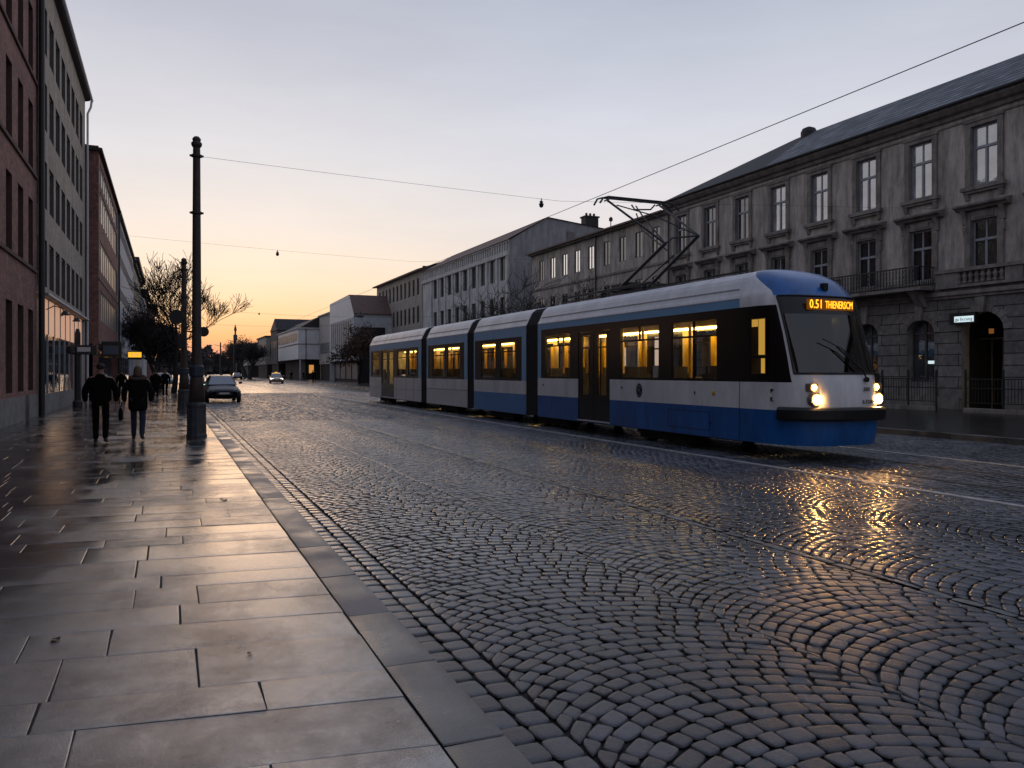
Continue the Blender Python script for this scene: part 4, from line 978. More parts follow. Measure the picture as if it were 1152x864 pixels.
wire(sag((-3.6, 75, 7.6), (29.4, 75, 7.4), .8), .008, 'farther faint span wire above the distant carriageway, first beyond the second mast')
wire(sag((-3.6, 105, 8.0), (24, 105, 8.0), .7), .010, 'farthest faint span wire near the street end')
def hanger(x, y, z, label):
    t_ = thing('wire_insulator', (x, y, z - .2), label, 'insulator', 'insulators hanging from the span wires')
    mb = MB(); mb.tube([(x, y, z), (x, y, z - .1)], .015, 5); mb.lathe([(.02, .08), (.06, .05), (.04, .02), (.075, -.02), (.05, -.1), (.02, -.12)], (x, y, z - .15), 10); mb.build('insulator_body', 'iron', t_)
hanger(9.98, 21.1, 6.65, 'small dark insulator hanging from the span wire above the grey gabled block')
hanger(4.37, 36.25, 6.93, 'small dark insulator hanging in the open sky right of the near mast')
hanger(7.45, 75, 6.95, 'tiny insulator on the first faint far span wire over the road')
hanger(12.55, 105, 7.6, 'tiny insulator on the farthest span wire over the road')
t_ = thing('hanging_lamp', (16.6, 75, 7.0), 'dark street lamp hanging from the faint far span wire near the white house roof', 'lamp')
mb = MB(); mb.lathe([(.03, .5), (.12, .42), (.16, .3), (.34, .1), (.36, 0), (.1, -.06)], (16.6, 75, 6.75), 12); mb.box(16.0, 16.6, 74.9, 75.1, 6.76, 6.86); mb.build('lamp_body', 'iron', t_)
for (x, y, h, lab) in ((13.5, 190, 9.3, 'distant thin catenary mast in front of the dark trees'), (12.0, 215, 9.0, 'distant thin catenary mast left of the dark trees near the sunset glow')):
    t_ = thing('catenary_mast', (x, y, 0), lab, 'mast', 'distant masts at the street end')
    mb = MB(); mb.lathe([(.22, 0), (.16, h)], (x, y, 0), 8); mb.build('shaft', 'mast', t_)
    mb = MB(); mb.tube([(x, y, h - 1), (x + 3, y, h - .7)], .07, 5); mb.tube([(x - 1.5, y, h - .6), (x, y, h - 1)], .06, 5); mb.build('bracket_arm', 'mast', t_)
t_ = thing('far_tower', (24, 300, 0), 'slim far tower poking up above the dark trees at the street end', 'tower')
mb = MB(); mb.lathe([(.5, 0), (.45, 13), (.7, 13.2), (.7, 14.6), (.3, 14.8), (.3, 16), (.5, 16.2), (.4, 17), (.03, 18.4)], (21.7, 300, 0), 8); mb.build('tower_shaft', 'darkwall', t_)

# ------------------------------------------------------------------ tram
TX, HW = 11.5, 1.15
tr = thing('tram', (TX, 11.0, RZ), 'long blue and white articulated tram with lit windows and raised pantograph', 'tram')
ZB = RZ
class MF:
    def __init__(s, cuts, fn): s.cuts = cuts; s.fn = fn
    def __call__(s, y, z): return s.fn(y, z)
TM = ['t_blue', 't_white', 't_band', 't_light', 't_midblue', 't_silver', 'inner', 'rubber']
def side_fn(sec):
    def fn(y, z):
        if z > 2.86: return 3
        if sec == 1:
            if z < .88: return 0
            if z < 1.40: return 1
            return 2 if y < 21.9 else 3
        fr = {2: (23.35, 27.6), 3: (28.75, 33.4), 4: (34.85, 44.1)}[sec]
        if 1.30 <= z <= 2.72 and fr[0] < y < fr[1]: return 2
        if z < .88: return {2: 4, 3: 5, 4: 5}[sec]
        if z < 1.30: return {2: 1, 3: 1, 4: 5}[sec]
        return 3
    return MF([.88, 1.30, 1.40, 2.72, 2.86], fn)
SEC = {1: (12.74, 22.14, [(13.46, 15.08, 1.46, 2.68), (15.58, 17.27, 1.46, 2.68), (20.0, 21.6, 1.46, 2.68)], [(17.8, 19.52)]),
       2: (23.0, 27.7, [(23.8, 25.18, 1.40, 2.60), (25.6, 26.96, 1.40, 2.60)], []),
       3: (28.4, 33.6, [(29.25, 30.8, 1.40, 2.60), (31.15, 32.75, 1.40, 2.60)], []),
       4: (34.4, 44.4, [(35.18, 36.55, 1.40, 2.60), (36.95, 38.5, 1.40, 2.60), (42.2, 43.9, 1.40, 2.60)], [(39.1, 41.7)])}
def wallmesh(mb, sec, side):
    y0, y1, wins, doors = SEC[sec]
    cut = {1: (21.9,), 2: (23.35, 27.6), 3: (28.75, 33.4), 4: (34.85, 44.1)}[sec]
    ops = list(wins) + [(a, b, .3, 2.68) for a, b in doors]
    # force vertical cuts with zero-height dummy openings
    ops2 = ops + [(c, c, .3, .3) for c in cut]
    X_ = TX - HW if side < 0 else TX + HW
    facade(mb, X_, side, y0, y1, .24, 3.04, ops2, .06, matfn=side_fn(sec), mrev=2)
    facade(mb, X_ - side * .07, -side, y0, y1, .36, 2.8, ops, 0, mw=6)
roofp = [(1.15, 3.04), (1.13, 3.09), (1.10, 3.14), (.99, 3.38), (.93, 3.47), (.80, 3.57), (.42, 3.65), (0, 3.67)]
prof = [(-a, b) for a, b in roofp] + [(a, b) for a, b in roofp[::-1][1:]]
for sec in (1, 2, 3, 4):
    y0, y1, wins, doors = SEC[sec]
    mb = MB(); wallmesh(mb, sec, -1); wallmesh(mb, sec, 1)
    mb.box(TX - HW + .02, TX + HW - .02, y0, y1, .22, .34, 7)
    if sec == 4:
        for k in range(6): pass
        mb.quad((TX - HW, y1, .24), (TX + HW, y1, .24), (TX + HW, y1, 3.04), (TX - HW, y1, 3.04), 5)
    body = mb.build('car_section', TM, tr)
    mb = MB(); n = len(prof)
    mb.add([(TX + a, y0, b) for a, b in prof] + [(TX + a, y1, b) for a, b in prof], [(i, i + 1, n + i + 1, n + i) for i in range(n - 1)])
    for yy in ((y0, y1) if sec > 1 else (y1,)): mb.poly([(TX + a, yy, b) for a, b in prof])
    mb.build('roof', 't_roof', body, smooth=False)
    mb = MB(); mb.box(TX - HW - .006, TX - HW, y0, y1, 3.032, 3.05); mb.box(TX - 1.075, TX - 1.06, y0 + .1, y1 - .1, 3.235, 3.25)
    mb.build('roof_rail', 't_silver', body)
    if sec in (1,):
        mb = MB(); mb.box(TX - .55, TX - .5, y0 + .5, y1 - .4, 3.66, 3.70); mb.box(TX + .5, TX + .55, y0 + .5, y1 - .4, 3.66, 3.70); mb.build('roof_cable', 'black', body)
    for (a, b, c, d) in wins:
        for X_, sg in ((TX - HW, 1), (TX + HW, -1)):
            mb = MB(); xi = X_ + sg * .03
            mb.quad((xi, a, c), (xi, b, c), (xi, b, d), (xi, a, d), 0)
            x0, x1 = sorted((X_ + sg * .005, X_ + sg * .055)); zt = d - .33
            mb.box(x0, x1, a, b, zt - .02, zt + .02, 1)
            if sec == 1: mb.box(x0, x1, (a + b) / 2 - .012, (a + b) / 2 + .012, zt, d, 1)
            if sg == 1 and sec == 1 and b < 16: mb.box(x0, x1, (a + b) / 2 - .012, (a + b) / 2 + .012, c, zt, 1)
            mb.build('window', ['t_glass' if sec == 1 else 't_glass2', 't_band'], body)
    for (a, b) in doors:
        for X_, sg in ((TX - HW, 1), (TX + HW, -1)):
            m_ = (a + b) / 2
            for (p, q) in ((a, m_ - .01), (m_ + .01, b)):
                mb = MB(); x0, x1 = sorted((X_ + sg * .012, X_ + sg * .052))
                mb.box(x0, x1, p, p + .2, .3, 2.66); mb.box(x0, x1, q - .2, q, .3, 2.66); mb.box(x0, x1, p + .2, q - .2, .3, .98); mb.box(x0, x1, p + .2, q - .2, 2.58, 2.66)
                mb.quad((x0 + .02, p + .2, .98), (x0 + .02, q - .2, .98), (x0 + .02, q - .2, 2.58), (x0 + .02, p + .2, 2.58), 1)
                mb.box(x0, x1, p + .2, q - .2, 2.22, 2.26)
                mb.build('door', ['t_band', 't_glass'], body)
        if True:
            mb = MB(); mb.box(TX - HW - .03, TX - HW + .05, a, b, .27, .30); mb.build('door_sill', 't_silver', body)
    # interior
    mb = MB()
    mb.box(TX - 1.07, TX + 1.07, y0, y1, 2.72, 2.76, 0); mb.box(TX - 1.07, TX + 1.07, y0, y1, .36, .40, 1)
    ycs = [y0 + .9 + k * 1.65 for k in range(int((y1 - y0 - 1.2) / 1.65) + 1)]
    for yy in ycs:
        if any(a - .3 < yy < b + .3 for a, b in doors): continue
        for s in (-1, 1):
            mb.box(TX + s * .62 - .4, TX + s * .62 + .4, yy, yy + .42, .78, .88, 1)
            mb.box(TX + s * .62 - .4, TX + s * .62 + .4, yy + .40, yy + .50, .86, 1.55, 1)
            mb.box(TX + s * .62 - .3, TX + s * .62 + .3, yy + .41, yy + .48, 1.55, 1.72, 1)
    mb.build('interior', ['inner', 'seat'], body)
    mb = MB()
    for yy in [y0 + .45 + k * 1.1 for k in range(int((y1 - y0 - .6) / 1.1) + 1)]:
        s = random.choice((-1, 1)); xx = TX + s * random.uniform(.25, .45)
        mb.tube([(xx, yy, .4), (xx, yy, 2.72)], .035, 6)
        mb.box(TX + 1.00, TX + 1.06, yy - .16, yy + .0, .9, 2.5)
    mb.build('grab_pole', 'pole', body)
    mb = MB()
    mb.box(TX + .78, TX + .90, y0 + .3, y1 - .3, 2.67, 2.715)
    st = mb.build('light_strip', 'strip', body)
# bellows
for (a, b) in ((22.14, 23.0), (27.7, 28.4), (33.6, 34.4)):
    mb = MB(); n = 9; rings = []
    outl = [(-1.13, .26), (-1.13, 3.06), (-1.08, 3.16), (-.92, 3.46), (-.78, 3.56), (0, 3.62), (.78, 3.56), (.92, 3.46), (1.08, 3.16), (1.13, 3.06), (1.13, .26)]
    for i in range(2 * n + 1):
        k = 1.0 if i % 2 == 0 else .965
        rings.append([(TX + p * k, a + (b - a) * i / (2 * n), z if z < 3 else z - (1 - k) * 1.2) for p, z in outl])
    m_ = len(outl)
    mb.add([p for r_ in rings for p in r_], [(i * m_ + j, i * m_ + j + 1, (i + 1) * m_ + j + 1, (i + 1) * m_ + j) for i in range(2 * n) for j in range(m_ - 1)])
    mb.build('bellows', 'rubber', tr)
# cab
def side_w(z):
    if z <= 3.04: return 1.15
    for (a, b), (c, d) in zip(roofp, roofp[1:]):
        if b <= z <= d: return a + (c - a) * (z - b) / max(1e-6, d - b)
    return 0.0
LV = [(.24, 11.06), (.5, 11.0), (.88, 10.98), (1.12, 10.99), (1.40, 11.03), (1.56, 11.09), (1.9, 11.2), (2.3, 11.34), (2.68, 11.50), (2.86, 11.58), (3.04, 11.68),
      (3.14, 11.76), (3.26, 11.88), (3.38, 12.03), (3.47, 12.2), (3.57, 12.42), (3.63, 12.60), (3.66, 12.70)]
QS = [0, .12, .25, .38, .5, .6, .68, .745, .782, .81, .84, .88, .92, .955, .98, .995, 1.0]
NP = 3.3
BQ = [(3.04, .775), (3.14, .72), (3.26, .62), (3.38, .49), (3.47, .38), (3.57, .22), (3.63, .12), (3.66, .05)]
def front(z, yf, q, s):
    if z > 3.041:                      # the blue cap sweeps back over the roof
        for (a, b), (c, d) in zip(BQ, BQ[1:]):
            if a <= z <= c + 1e-6: bq = b + (d - b) * (z - a) / (c - a)
        q = q * bq / .745 if q < .745 else bq + (q - .745) * (1 - bq) / .255
    W = side_w(z)
    x = W * (max(0, 1 - q ** NP)) ** (1 / NP); return (TX + s * x, 12.74 - (12.74 - yf) * q, z)
def yfat(z):
    for (a, b), (c, d) in zip(LV, LV[1:]):
        if a <= z <= c: return b + (d - b) * (z - a) / (c - a)
REG = {}
cols = [(q, -1) for q in QS] + [(q, 1) for q in QS[::-1][1:]]
for i in range(len(cols) - 1):
    q = (cols[i][0] + cols[i + 1][0]) / 2
    for j in range(len(LV) - 1):
        z = (LV[j][0] + LV[j + 1][0]) / 2
        if z < .88: r_ = ('cab_skirt', 't_blue')
        elif z < 1.40: r_ = ('cab_front', 't_white')
        elif z < 3.04:
            if q > .782: r_ = ('cab_front', 't_white') if z < 1.56 else (('windscreen', 't_shield') if z < 2.68 else ('display_housing', 't_band'))
            elif q < .745 and z < 2.86: r_ = ('cab_side_glass', 't_band', cols[i][1])
            else: r_ = ('cab_front', 't_white')
        else:
            lim = .745
            r_ = ('cab_roof', 't_blue') if q > lim else ('cab_front', 't_white')
        REG.setdefault(r_, MB()).quad(front(*LV[j], *cols[i]), front(*LV[j], *cols[i + 1]), front(*LV[j + 1], *cols[i + 1]), front(*LV[j + 1], *cols[i]))
CAB = {}
for (nm, mt, *_s), mb in REG.items():
    o = mb.build(nm, mt, tr, smooth=True); CAB.setdefault(nm, o)
    wd = o.modifiers.new('Weld', 'WELD'); wd.merge_threshold = .0005
# cab interior: back wall, dash, driver seat, small lit side window
mb = MB(); mb.box(TX - 1.05, TX + 1.05, 12.55, 12.6, .4, 2.8); mb.box(TX - .75, TX + .75, 11.4, 11.75, .4, 1.38); mb.box(TX - .25, TX + .3, 12.2, 12.32, .9, 2.05); mb.box(TX - .12, TX + .18, 12.22, 12.3, 2.05, 2.3)
mb.build('driver_cab', 'black', tr)
mb = MB(); x_ = TX - HW - .006; mb.quad((x_, 11.98, 1.55), (x_, 12.38, 1.55), (x_, 12.38, 2.62), (x_, 11.98, 2.62), 0)
mb.box(x_ - .004, x_, 11.98, 12.38, 1.86, 1.90, 1)
M['cabpane'] = glassmat('cab_pane', (.10, .06, .02), .02)
N_, L_ = nt(M['cabpane'])
mb.build('cab_window', ['cabpane', 't_band'], tr)
M['cabglow'] = mat('cab_glow', (.6, .36, .06), .5, emit=(1, .55, .08), estr=.42)
mb = MB(); mb.box(x_ - .008, x_ - .003, 12.0, 12.17, 1.92, 2.6); mb.box(x_ - .008, x_ - .003, 12.0, 12.1, 1.57, 1.85); mb.box(x_ - .008, x_ - .003, 12.19, 12.36, 2.46, 2.6); mb.build('cab_light', 'cabglow', CAB['cab_side_glass'])
# windscreen seals
mb = MB()
mb.tube([front(1.565, yfat(1.565) - .01, q, s) for q, s in cols if q >= .78], .022, 6)
for s in (-1, 1): mb.tube([front(z, yfat(z) - .012, .782, s) for z in (1.56, 1.9, 2.3, 2.68, 2.86, 3.03)], .02, 6)
mb.tube([front(3.035, yfat(3.035) - .01, q, s) for q, s in cols if q >= .78], .016, 6)
mb.build('windscreen_seal', 'black', CAB['windscreen'])
# bumper
mb = MB(); pts = [(q, s) for q, s in cols if q >= .60]
def off(q, s, z, d):
    a = Vector(front(z, yfat(z), q, s)); c = Vector((TX, 12.2, z)); v = (a - c); v.z = 0; return a + v.normalized() * d
ring = [(.70, .02), (.70, .12), (.74, .15), (.90, .15), (.94, .12), (.95, .02)]
mb.add([off(q, s, z, d) for q, s in pts for z, d in ring], [(i * 6 + j, (i + 1) * 6 + j, (i + 1) * 6 + (j + 1) % 6, i * 6 + (j + 1) % 6) for i in range(len(pts) - 1) for j in range(6)] + [tuple(range(6)), tuple((len(pts) - 1) * 6 + k for k in range(6))])
mb.build('bumper', 'black', tr)
# lamps
for s in (-1, 1):
    xx = TX + s * .76; 
    def ys_(z):
        q = (1 - (.76 / 1.15) ** NP) ** (1 / NP); return 12.74 - (12.74 - yfat(z)) * q
    mb = MB(); y1_ = ys_(1.07); mb.lathe([(.13, .06), (.13, -.03), (.115, -.04)], (xx, y1_, 1.09), 20, axis='y'); h_ = mb.build('headlight', 'lens', tr)
    mb = MB(); mb.lathe([(.078, -.05), (.05, -.058)], (xx, y1_, 1.09), 20, axis='y'); mb.build('bulb', 'head', h_)
    mb = MB(); y2_ = ys_(1.3); mb.box(xx - .12, xx + .13, y2_ - .03, y2_ + .10, 1.235, 1.385); a_ = mb.build('indicator_light', 'lens', tr, bevel=.02)
    mb = MB(); mb.lathe([(.062, -.04), (.04, -.05)], (xx - .03, y2_, 1.31), 16, axis='y'); mb.build('bulb', 'headamber', a_)
# destination display
dz = 2.86; dy = yfat(dz)
RT = Matrix(((1, 0, 0, 0), (0, 0, -1, 0), (0, 1, 0, 0), (0, 0, 0, 1)))      # text standing, facing -y
tilt = Matrix.Rotation(-math.atan2(.18, .36), 4, 'X')
mb = MB(); mb.box(TX - .56, TX + .58, dy - .045, dy - .02, dz - .10, dz + .10); dp = mb.build('display_panel', 'ledoff', CAB['display_housing'])
textmesh('display_text', '0.51', .235, 'led', CAB['display_housing'], Matrix.Translation((TX - .35, dy - .052, dz)) @ RT @ Matrix.Diagonal((.82, 1, 1, 1)), .003)
textmesh('display_text', 'THIENERSCM', .20, 'led', CAB['display_housing'], Matrix.Translation((TX + .215, dy - .052, dz - .005)) @ RT @ Matrix.Diagonal((.58, 1, 1, 1)), .003)
# wiper, mirror, markings, camera
mb = MB(); mb.tube([(TX + .35, 11.0, 1.46), (TX + .28, 11.02, 1.62), (TX - .22, 11.17, 2.06)], .016, 6); mb.tube([(TX - .5, 11.22, 2.2), (TX - .1, 11.15, 2.02), (TX + .1, 11.1, 1.85)], .012, 5); mb.lathe([(.05, -.03), (.04, .03)], (TX + .35, 11.01, 1.45), 10, axis='y'); mb.build('wiper', 'black', tr)
mb = MB(); mb.box(TX + .68, TX + .74, 11.06, 11.12, 1.40, 1.56); mb.build('grab_handle', 'black', tr)
mb = MB(); mb.box(TX + .05, TX + .16, 11.75, 11.85, 3.16, 3.30); mb.build('roof_camera', 'black', CAB['cab_roof'])
textmesh('fleet_number', '380', .11, 'mark', CAB['cab_front'], Matrix.Translation((TX + .33, 10.985, 1.27)) @ RT)
textmesh('fleet_number', '5:7380', .10, 'mark', CAB['cab_front'], Matrix.Translation((TX + .36, 10.98, 1.04)) @ RT)
RSX = Matrix(((0, 0, -1, 0), (-1, 0, 0, 0), (0, 1, 0, 0), (0, 0, 0, 1)))
xs = TX - HW
textmesh('side_marking', 'P', .1, 'mark', tr, Matrix.Translation((xs + .03, 11.85, 1.24)) @ RSX, .02); textmesh('side_marking', 'E.', .1, 'mark', tr, Matrix.Translation((xs + .03, 11.85, 1.08)) @ RSX, .02)
em = MB(); em.add([(xs - .008, 16.4 + .13 * math.cos(t), 1.15 + .17 * math.sin(t)) for t in [2 * math.pi * k / 24 for k in range(24)]], [tuple(range(24))]); e_ = em.build('emblem', 'mark', tr)
M['emblem'] = mat('emblem_ring', (.16, .17, .22), .5)
em = MB()
for r_ in (.06, .055): pass
em.tube([(xs - .012, 16.4 + .06 * math.cos(t), 1.21 + .055 * math.sin(t)) for t in [2 * math.pi * k / 16 for k in range(17)]], .011, 4, cap=False)
em.tube([(xs - .012, 16.4 + .065 * math.cos(t), 1.08 + .065 * math.sin(t)) for t in [2 * math.pi * k / 16 for k in range(17)]], .011, 4, cap=False); em.build('emblem_figure', 'emblem', e_)
textmesh('side_marking', '6', .12, 'mark', tr, Matrix.Translation((xs - .006, 14.2, 1.15)) @ RSX)
mb = MB(); mb.lathe([(.05, .01), (.045, -.02), (.02, -.035)], (xs, 13.55, 1.16), 12, axis='x'); mb.build('side_indicator', 'pole', tr)
mb = MB()
for yy, zz in ((21.75, 1.2), (17.2, 1.2)): mb.lathe([(.035, .01), (.03, -.01)], (xs, yy, zz), 10, axis='x')
mb.build('door_button', 'mark', tr)
mb = MB(); 
for (a, b) in ((13.7, 15.2),): 
    for l_ in (((a, .38), (b, .38)), ((b, .38), (b, .76)), ((b, .76), (a, .76)), ((a, .76), (a, .38))): mb.box(xs - .004, xs + .002, min(l_[0][0], l_[1][0]) - .006, max(l_[0][0], l_[1][0]) + .006, min(l_[0][1], l_[1][1]) - .006, max(l_[0][1], l_[1][1]) + .006)
mb.box(xs - .004, xs + .002, 12.735, 12.75, .26, 1.4); mb.box(xs - .012, xs, 13.66, 13.7, .5, .56)
mb.build('panel_seam', 'mark', tr)
for yy in (35.9, 36.9, 38.3, 39.0):
    pass
mb = MB()
for yy in (35.6, 36.9, 38.6): mb.box(xs - .004, xs + .002, yy - .008, yy + .008, .26, 1.3)
mb.box(xs - .004, xs + .002, 34.4, 44.4, .74, .75); mb.box(xs - .004, xs + .002, 28.4, 33.6, .87, .885); mb.build('panel_seam', 'mark', tr)
# running gear
for yc in (15.6, 21.4, 25.4, 31.0, 36.4, 41.5):
    mb = MB(); mb.box(TX - .95, TX + .95, yc - 1.2, yc + 1.2, .14, .25); mb.box(TX - 1.0, TX - .85, yc - 1.0, yc + 1.0, .03, .2); bg = mb.build('bogie', 'under', tr)
    for dy_ in (-.85, .85):
        for s in (-1, 1):
            w_ = MB(); w_.lathe([(.30, -.06), (.33, -.05), (.33, .05), (.30, .06)], (TX + s * .74, yc + dy_, .31 + RZ), 16, axis='x'); w_.build('wheel', 'under', bg)
# pantograph
mb = MB(); zb = 3.78
for y in (17.2, 19.3):
    for x in (11.0, 12.0): mb.lathe([(.06, 0), (.09, .03), (.05, .06), (.09, .09), (.05, .14)], (x, y, 3.63), 8)
mb.box(10.95, 11.05, 16.9, 21.4, zb, zb + .06); mb.box(11.95, 12.05, 16.9, 20.5, zb, zb + .06)
for y in (17.2, 18.7, 19.3): mb.box(11.05, 11.95, y - .04, y + .04, zb, zb + .06)
mb.box(11.2, 11.8, 18.3, 19.2, zb + .06, zb + .2); pg = mb.build('pantograph', 'iron', tr, bevel=.01)
KL, KR, B0 = (11.12, 16.45, 4.72), (12.1, 16.45, 4.98), 18.55
mb = MB(); mb.tube([(11.15, B0, zb + .1), KL], .045, 8); mb.tube([(11.98, B0, zb + .1), KR], .045, 8); mb.tube([(11.5, 18.2, zb + .1), (11.75, 17.0, 4.55)], .02, 6)
mb.tube([KL, (11.3, 16.42, 4.86), KR], .025, 6); mb.build('lower_arm', 'iron', pg)
HY, HZ = 18.55, 6.17
mb = MB(); mb.tube([KL, (10.72, HY, HZ - .02)], .03, 7); mb.tube([KR, (12.35, HY, HZ - .02)], .03, 7); mb.tube([KL, (11.25, HY - .9, 5.6), (11.6, HY, HZ - .1)], .02, 6); mb.tube([KR, (11.7, HY - .7, 5.7), (11.0, HY, HZ - .12)], .018, 6)
mb.build('upper_arm', 'iron', pg)
mb = MB()
for dy_, dz_ in ((-.16, 0), (.16, .03)):
    mb.tube([(10.40, HY + dy_, HZ - .14), (10.50, HY + dy_, HZ + dz_), (10.65, HY + dy_, HZ + .045 + dz_), (12.45, HY + dy_, HZ + .045 + dz_), (12.7, HY + dy_, HZ + dz_), (12.88, HY + dy_, HZ - .15)], .026, 6)
mb.tube([(10.72, HY - .16, HZ), (10.72, HY + .16, HZ)], .02, 6); mb.tube([(12.35, HY - .16, HZ), (12.35, HY + .16, HZ)], .02, 6)
mb.tube([(11.4, HY - .1, HZ - .1), (11.5, HY - .1, HZ - .22), (12.0, HY - .1, HZ - .18), (12.2, HY, HZ - .02)], .022, 6)
mb.build('collector_head', 'iron', pg)
mb = MB(); mb.tube([(11.6, 17.0, 4.62), (11.62, HY - .25, 5.4), (11.55, HY - .1, 5.85)], .02, 6); mb.build('balance_rod', 'iron', pg)

# ------------------------------------------------------------------ railings on the far pavement
def railing(y0, y1, label, x=27.5, zb_=.2, h=1.32):
    t_ = thing('iron_railing', (x, (y0 + y1) / 2, .075), label, 'railing', 'iron railings in front of the old tenement')
    n = max(1, round((y1 - y0) / 1.5))
    for k in range(n + 1):
        y = y0 + (y1 - y0) * k / n
        mb = MB(); mb.box(x - .03, x + .03, y - .03, y + .03, .075, h + .28); mb.lathe([(.03, 0), (.05, .04), (.0, .1)], (x, y, h + .28), 8); mb.build('post', 'iron', t_)
    mb = MB(); mb.box(x - .025, x + .025, y0, y1, h - .02, h + .02); mb.box(x - .02, x + .02, y0, y1, h - .36, h - .33); mb.box(x - .02, x + .02, y0, y1, .42, .45); mb.build('rail', 'iron', t_)
    mb = MB(); y = y0 + .12
    while y < y1 - .05: mb.box(x - .009, x + .009, y - .009, y + .009, .42, h); y += .125
    mb.build('bars', 'iron', t_)
    mb = MB(); mb.box(x - .14, x + .14, y0, y1, .07, .24); mb.build('stone_base', 'trim', t_, bevel=.015)
railing(22.15, 26.0, 'dark iron railing before the arched window, just right of the tram nose')
railing(15.0, 20.9, 'dark iron railing across the arched doorway at the right edge')
railing(26.3, 34.0, 'dark iron railing mostly hidden behind the tram cab')

# ------------------------------------------------------------------ trees
def bare_tree(name, loc, h, seed, label, spread=1.0, depth=5, tk='bark', ck='twig', r0=.2, group=None, leaves=0, lk='leaf_brown', lean=(0, 0), crown0=.32, cat='tree', rmin=.013):
    rg_ = random.Random(seed); t_ = thing(name, loc, label, cat, group)
    tm, cm, lm = MB(), MB(), MB()
    tips = []
    def branch(p, d, L_, r, lev):
        n = 4 if lev < 2 else 3; pts = [p]; rad = [r]; q = p
        for i in range(n):
            d = (d + Vector((rg_.gauss(0, .16), rg_.gauss(0, .16), rg_.gauss(.03, .10)))).normalized()
            q = q + d * (L_ / n); pts.append(q); rad.append(max(rmin, r * (1 - .55 * (i + 1) / n)))
        (tm if lev < 2 else cm).tube(pts, rad, 7 if lev < 2 else (4 if lev < 3 else 3), cap=False)
        if lev >= depth - 1: tips.append(q)
        if lev >= depth: return
        kids = 5 if lev == 0 else (4 if lev < 3 else 4)
        for k in range(kids):
            t = rg_.uniform(.35, 1.0) if lev else rg_.uniform(.72, 1.0)
            i = min(n - 1, int(t * n)); s = pts[i].lerp(pts[i + 1], t * n - i if t < 1 else 1)
            ax = Vector((rg_.gauss(0, 1), rg_.gauss(0, 1), rg_.gauss(0, .35))).normalized()
            nd = (d * rg_.uniform(.5, .9) + ax * spread * rg_.uniform(.55, 1.0)); nd.z += .14; nd.normalize()
            branch(s, nd, L_ * rg_.uniform(.6, .8), max(rmin, rad[i] * .58), lev + 1)
        if lev == 0:
            branch(pts[-1], (d + Vector((rg_.gauss(0, .2), rg_.gauss(0, .2), .2))).normalized(), L_ * .8, rad[-1], 1)
    base = Vector(loc)
    branch(base, Vector((lean[0], lean[1], 1)).normalized(), h * crown0, r0, 0)
    zmax = max(v[2] for v in cm.v) - loc[2]; k = h / zmax
    for m_ in (tm, cm): m_.v = [(loc[0] + (a - loc[0]) * k, loc[1] + (b - loc[1]) * k, loc[2] + (c - loc[2]) * k) for a, b, c in m_.v]
    tm.build('trunk', tk, t_); 
    if leaves:
        for i in range(leaves):
            q = base + (rg_.choice(tips) - base) * k + Vector((rg_.gauss(0, .3), rg_.gauss(0, .3), rg_.gauss(0, .3)))
            a, b = Vector((rg_.gauss(0, 1), rg_.gauss(0, 1), rg_.gauss(0, 1))).normalized(), Vector((rg_.gauss(0, 1), rg_.gauss(0, 1), rg_.gauss(0, 1))).normalized()
            s = rg_.uniform(.08, .2); o_ = len(cm.f)
            cm.quad(q - a * s, q + b * s * .6, q + a * s, q - b * s * .6, 1)
    cm.build('crown', [ck, lk], t_); return t_
LG = 'bare street trees along the left pavement'
bare_tree('bare_tree', (.35, 66.5, 0), 11.0, 21, 'tall bare tree with wide fine branches seen on both sides of the masts', .62, 5, r0=.2, group=LG)
bare_tree('bare_tree', (-.6, 78.5, 0), 8.8, 5, 'bare tree with dense twigs left of the farther mast, trunk behind the walkers', .9, 5, r0=.2, group=LG)
bare_tree('leafy_tree', (-1.4, 90, 0), 7.6, 9, 'dark thickly twigged tree beside the pale buildings on the left', .8, 5, r0=.2, group=LG, leaves=5200, lk='leaf_dark')
bare_tree('leafy_tree', (-.9, 112, 0), 8.6, 12, 'dark dense tree behind the yellow sign, farther down the left pavement', .8, 5, r0=.22, group=LG, leaves=5200, lk='leaf_dark')
bare_tree('leafy_tree', (.2, 140, 0), 9.2, 15, 'dark tree at the far end of the left pavement, right of the others', .8, 5, r0=.25, group=LG, leaves=5200, lk='leaf_dark')
RG = 'bare trees between the tram and the plain house'
bare_tree('bare_tree', (24.5, 47, .07), 8.4, 31, 'bare tree rising behind the tram roof, nearest the pantograph base', .95, 4, ck='twig_gray', r0=.13, rmin=.0125, group=RG)
bare_tree('bare_tree', (24.3, 55, .07), 8.8, 33, 'bare tree behind the tram in front of the bright windows', .95, 4, ck='twig_gray', r0=.13, rmin=.0125, group=RG)
bare_tree('bare_tree', (24.6, 63.5, .07), 9.4, 36, 'bare tree behind the tram before the blank grey gable', .95, 4, ck='twig_gray', r0=.13, rmin=.0125, group=RG)
bare_tree('brown_leaved_tree', (21.6, 98, .07), 7.4, 41, 'low round tree with brown leaves before the ribbed white house', .95, 4, r0=.16, leaves=5200, lk='leaf_brown')
FG = 'dark trees at the far end of the street'
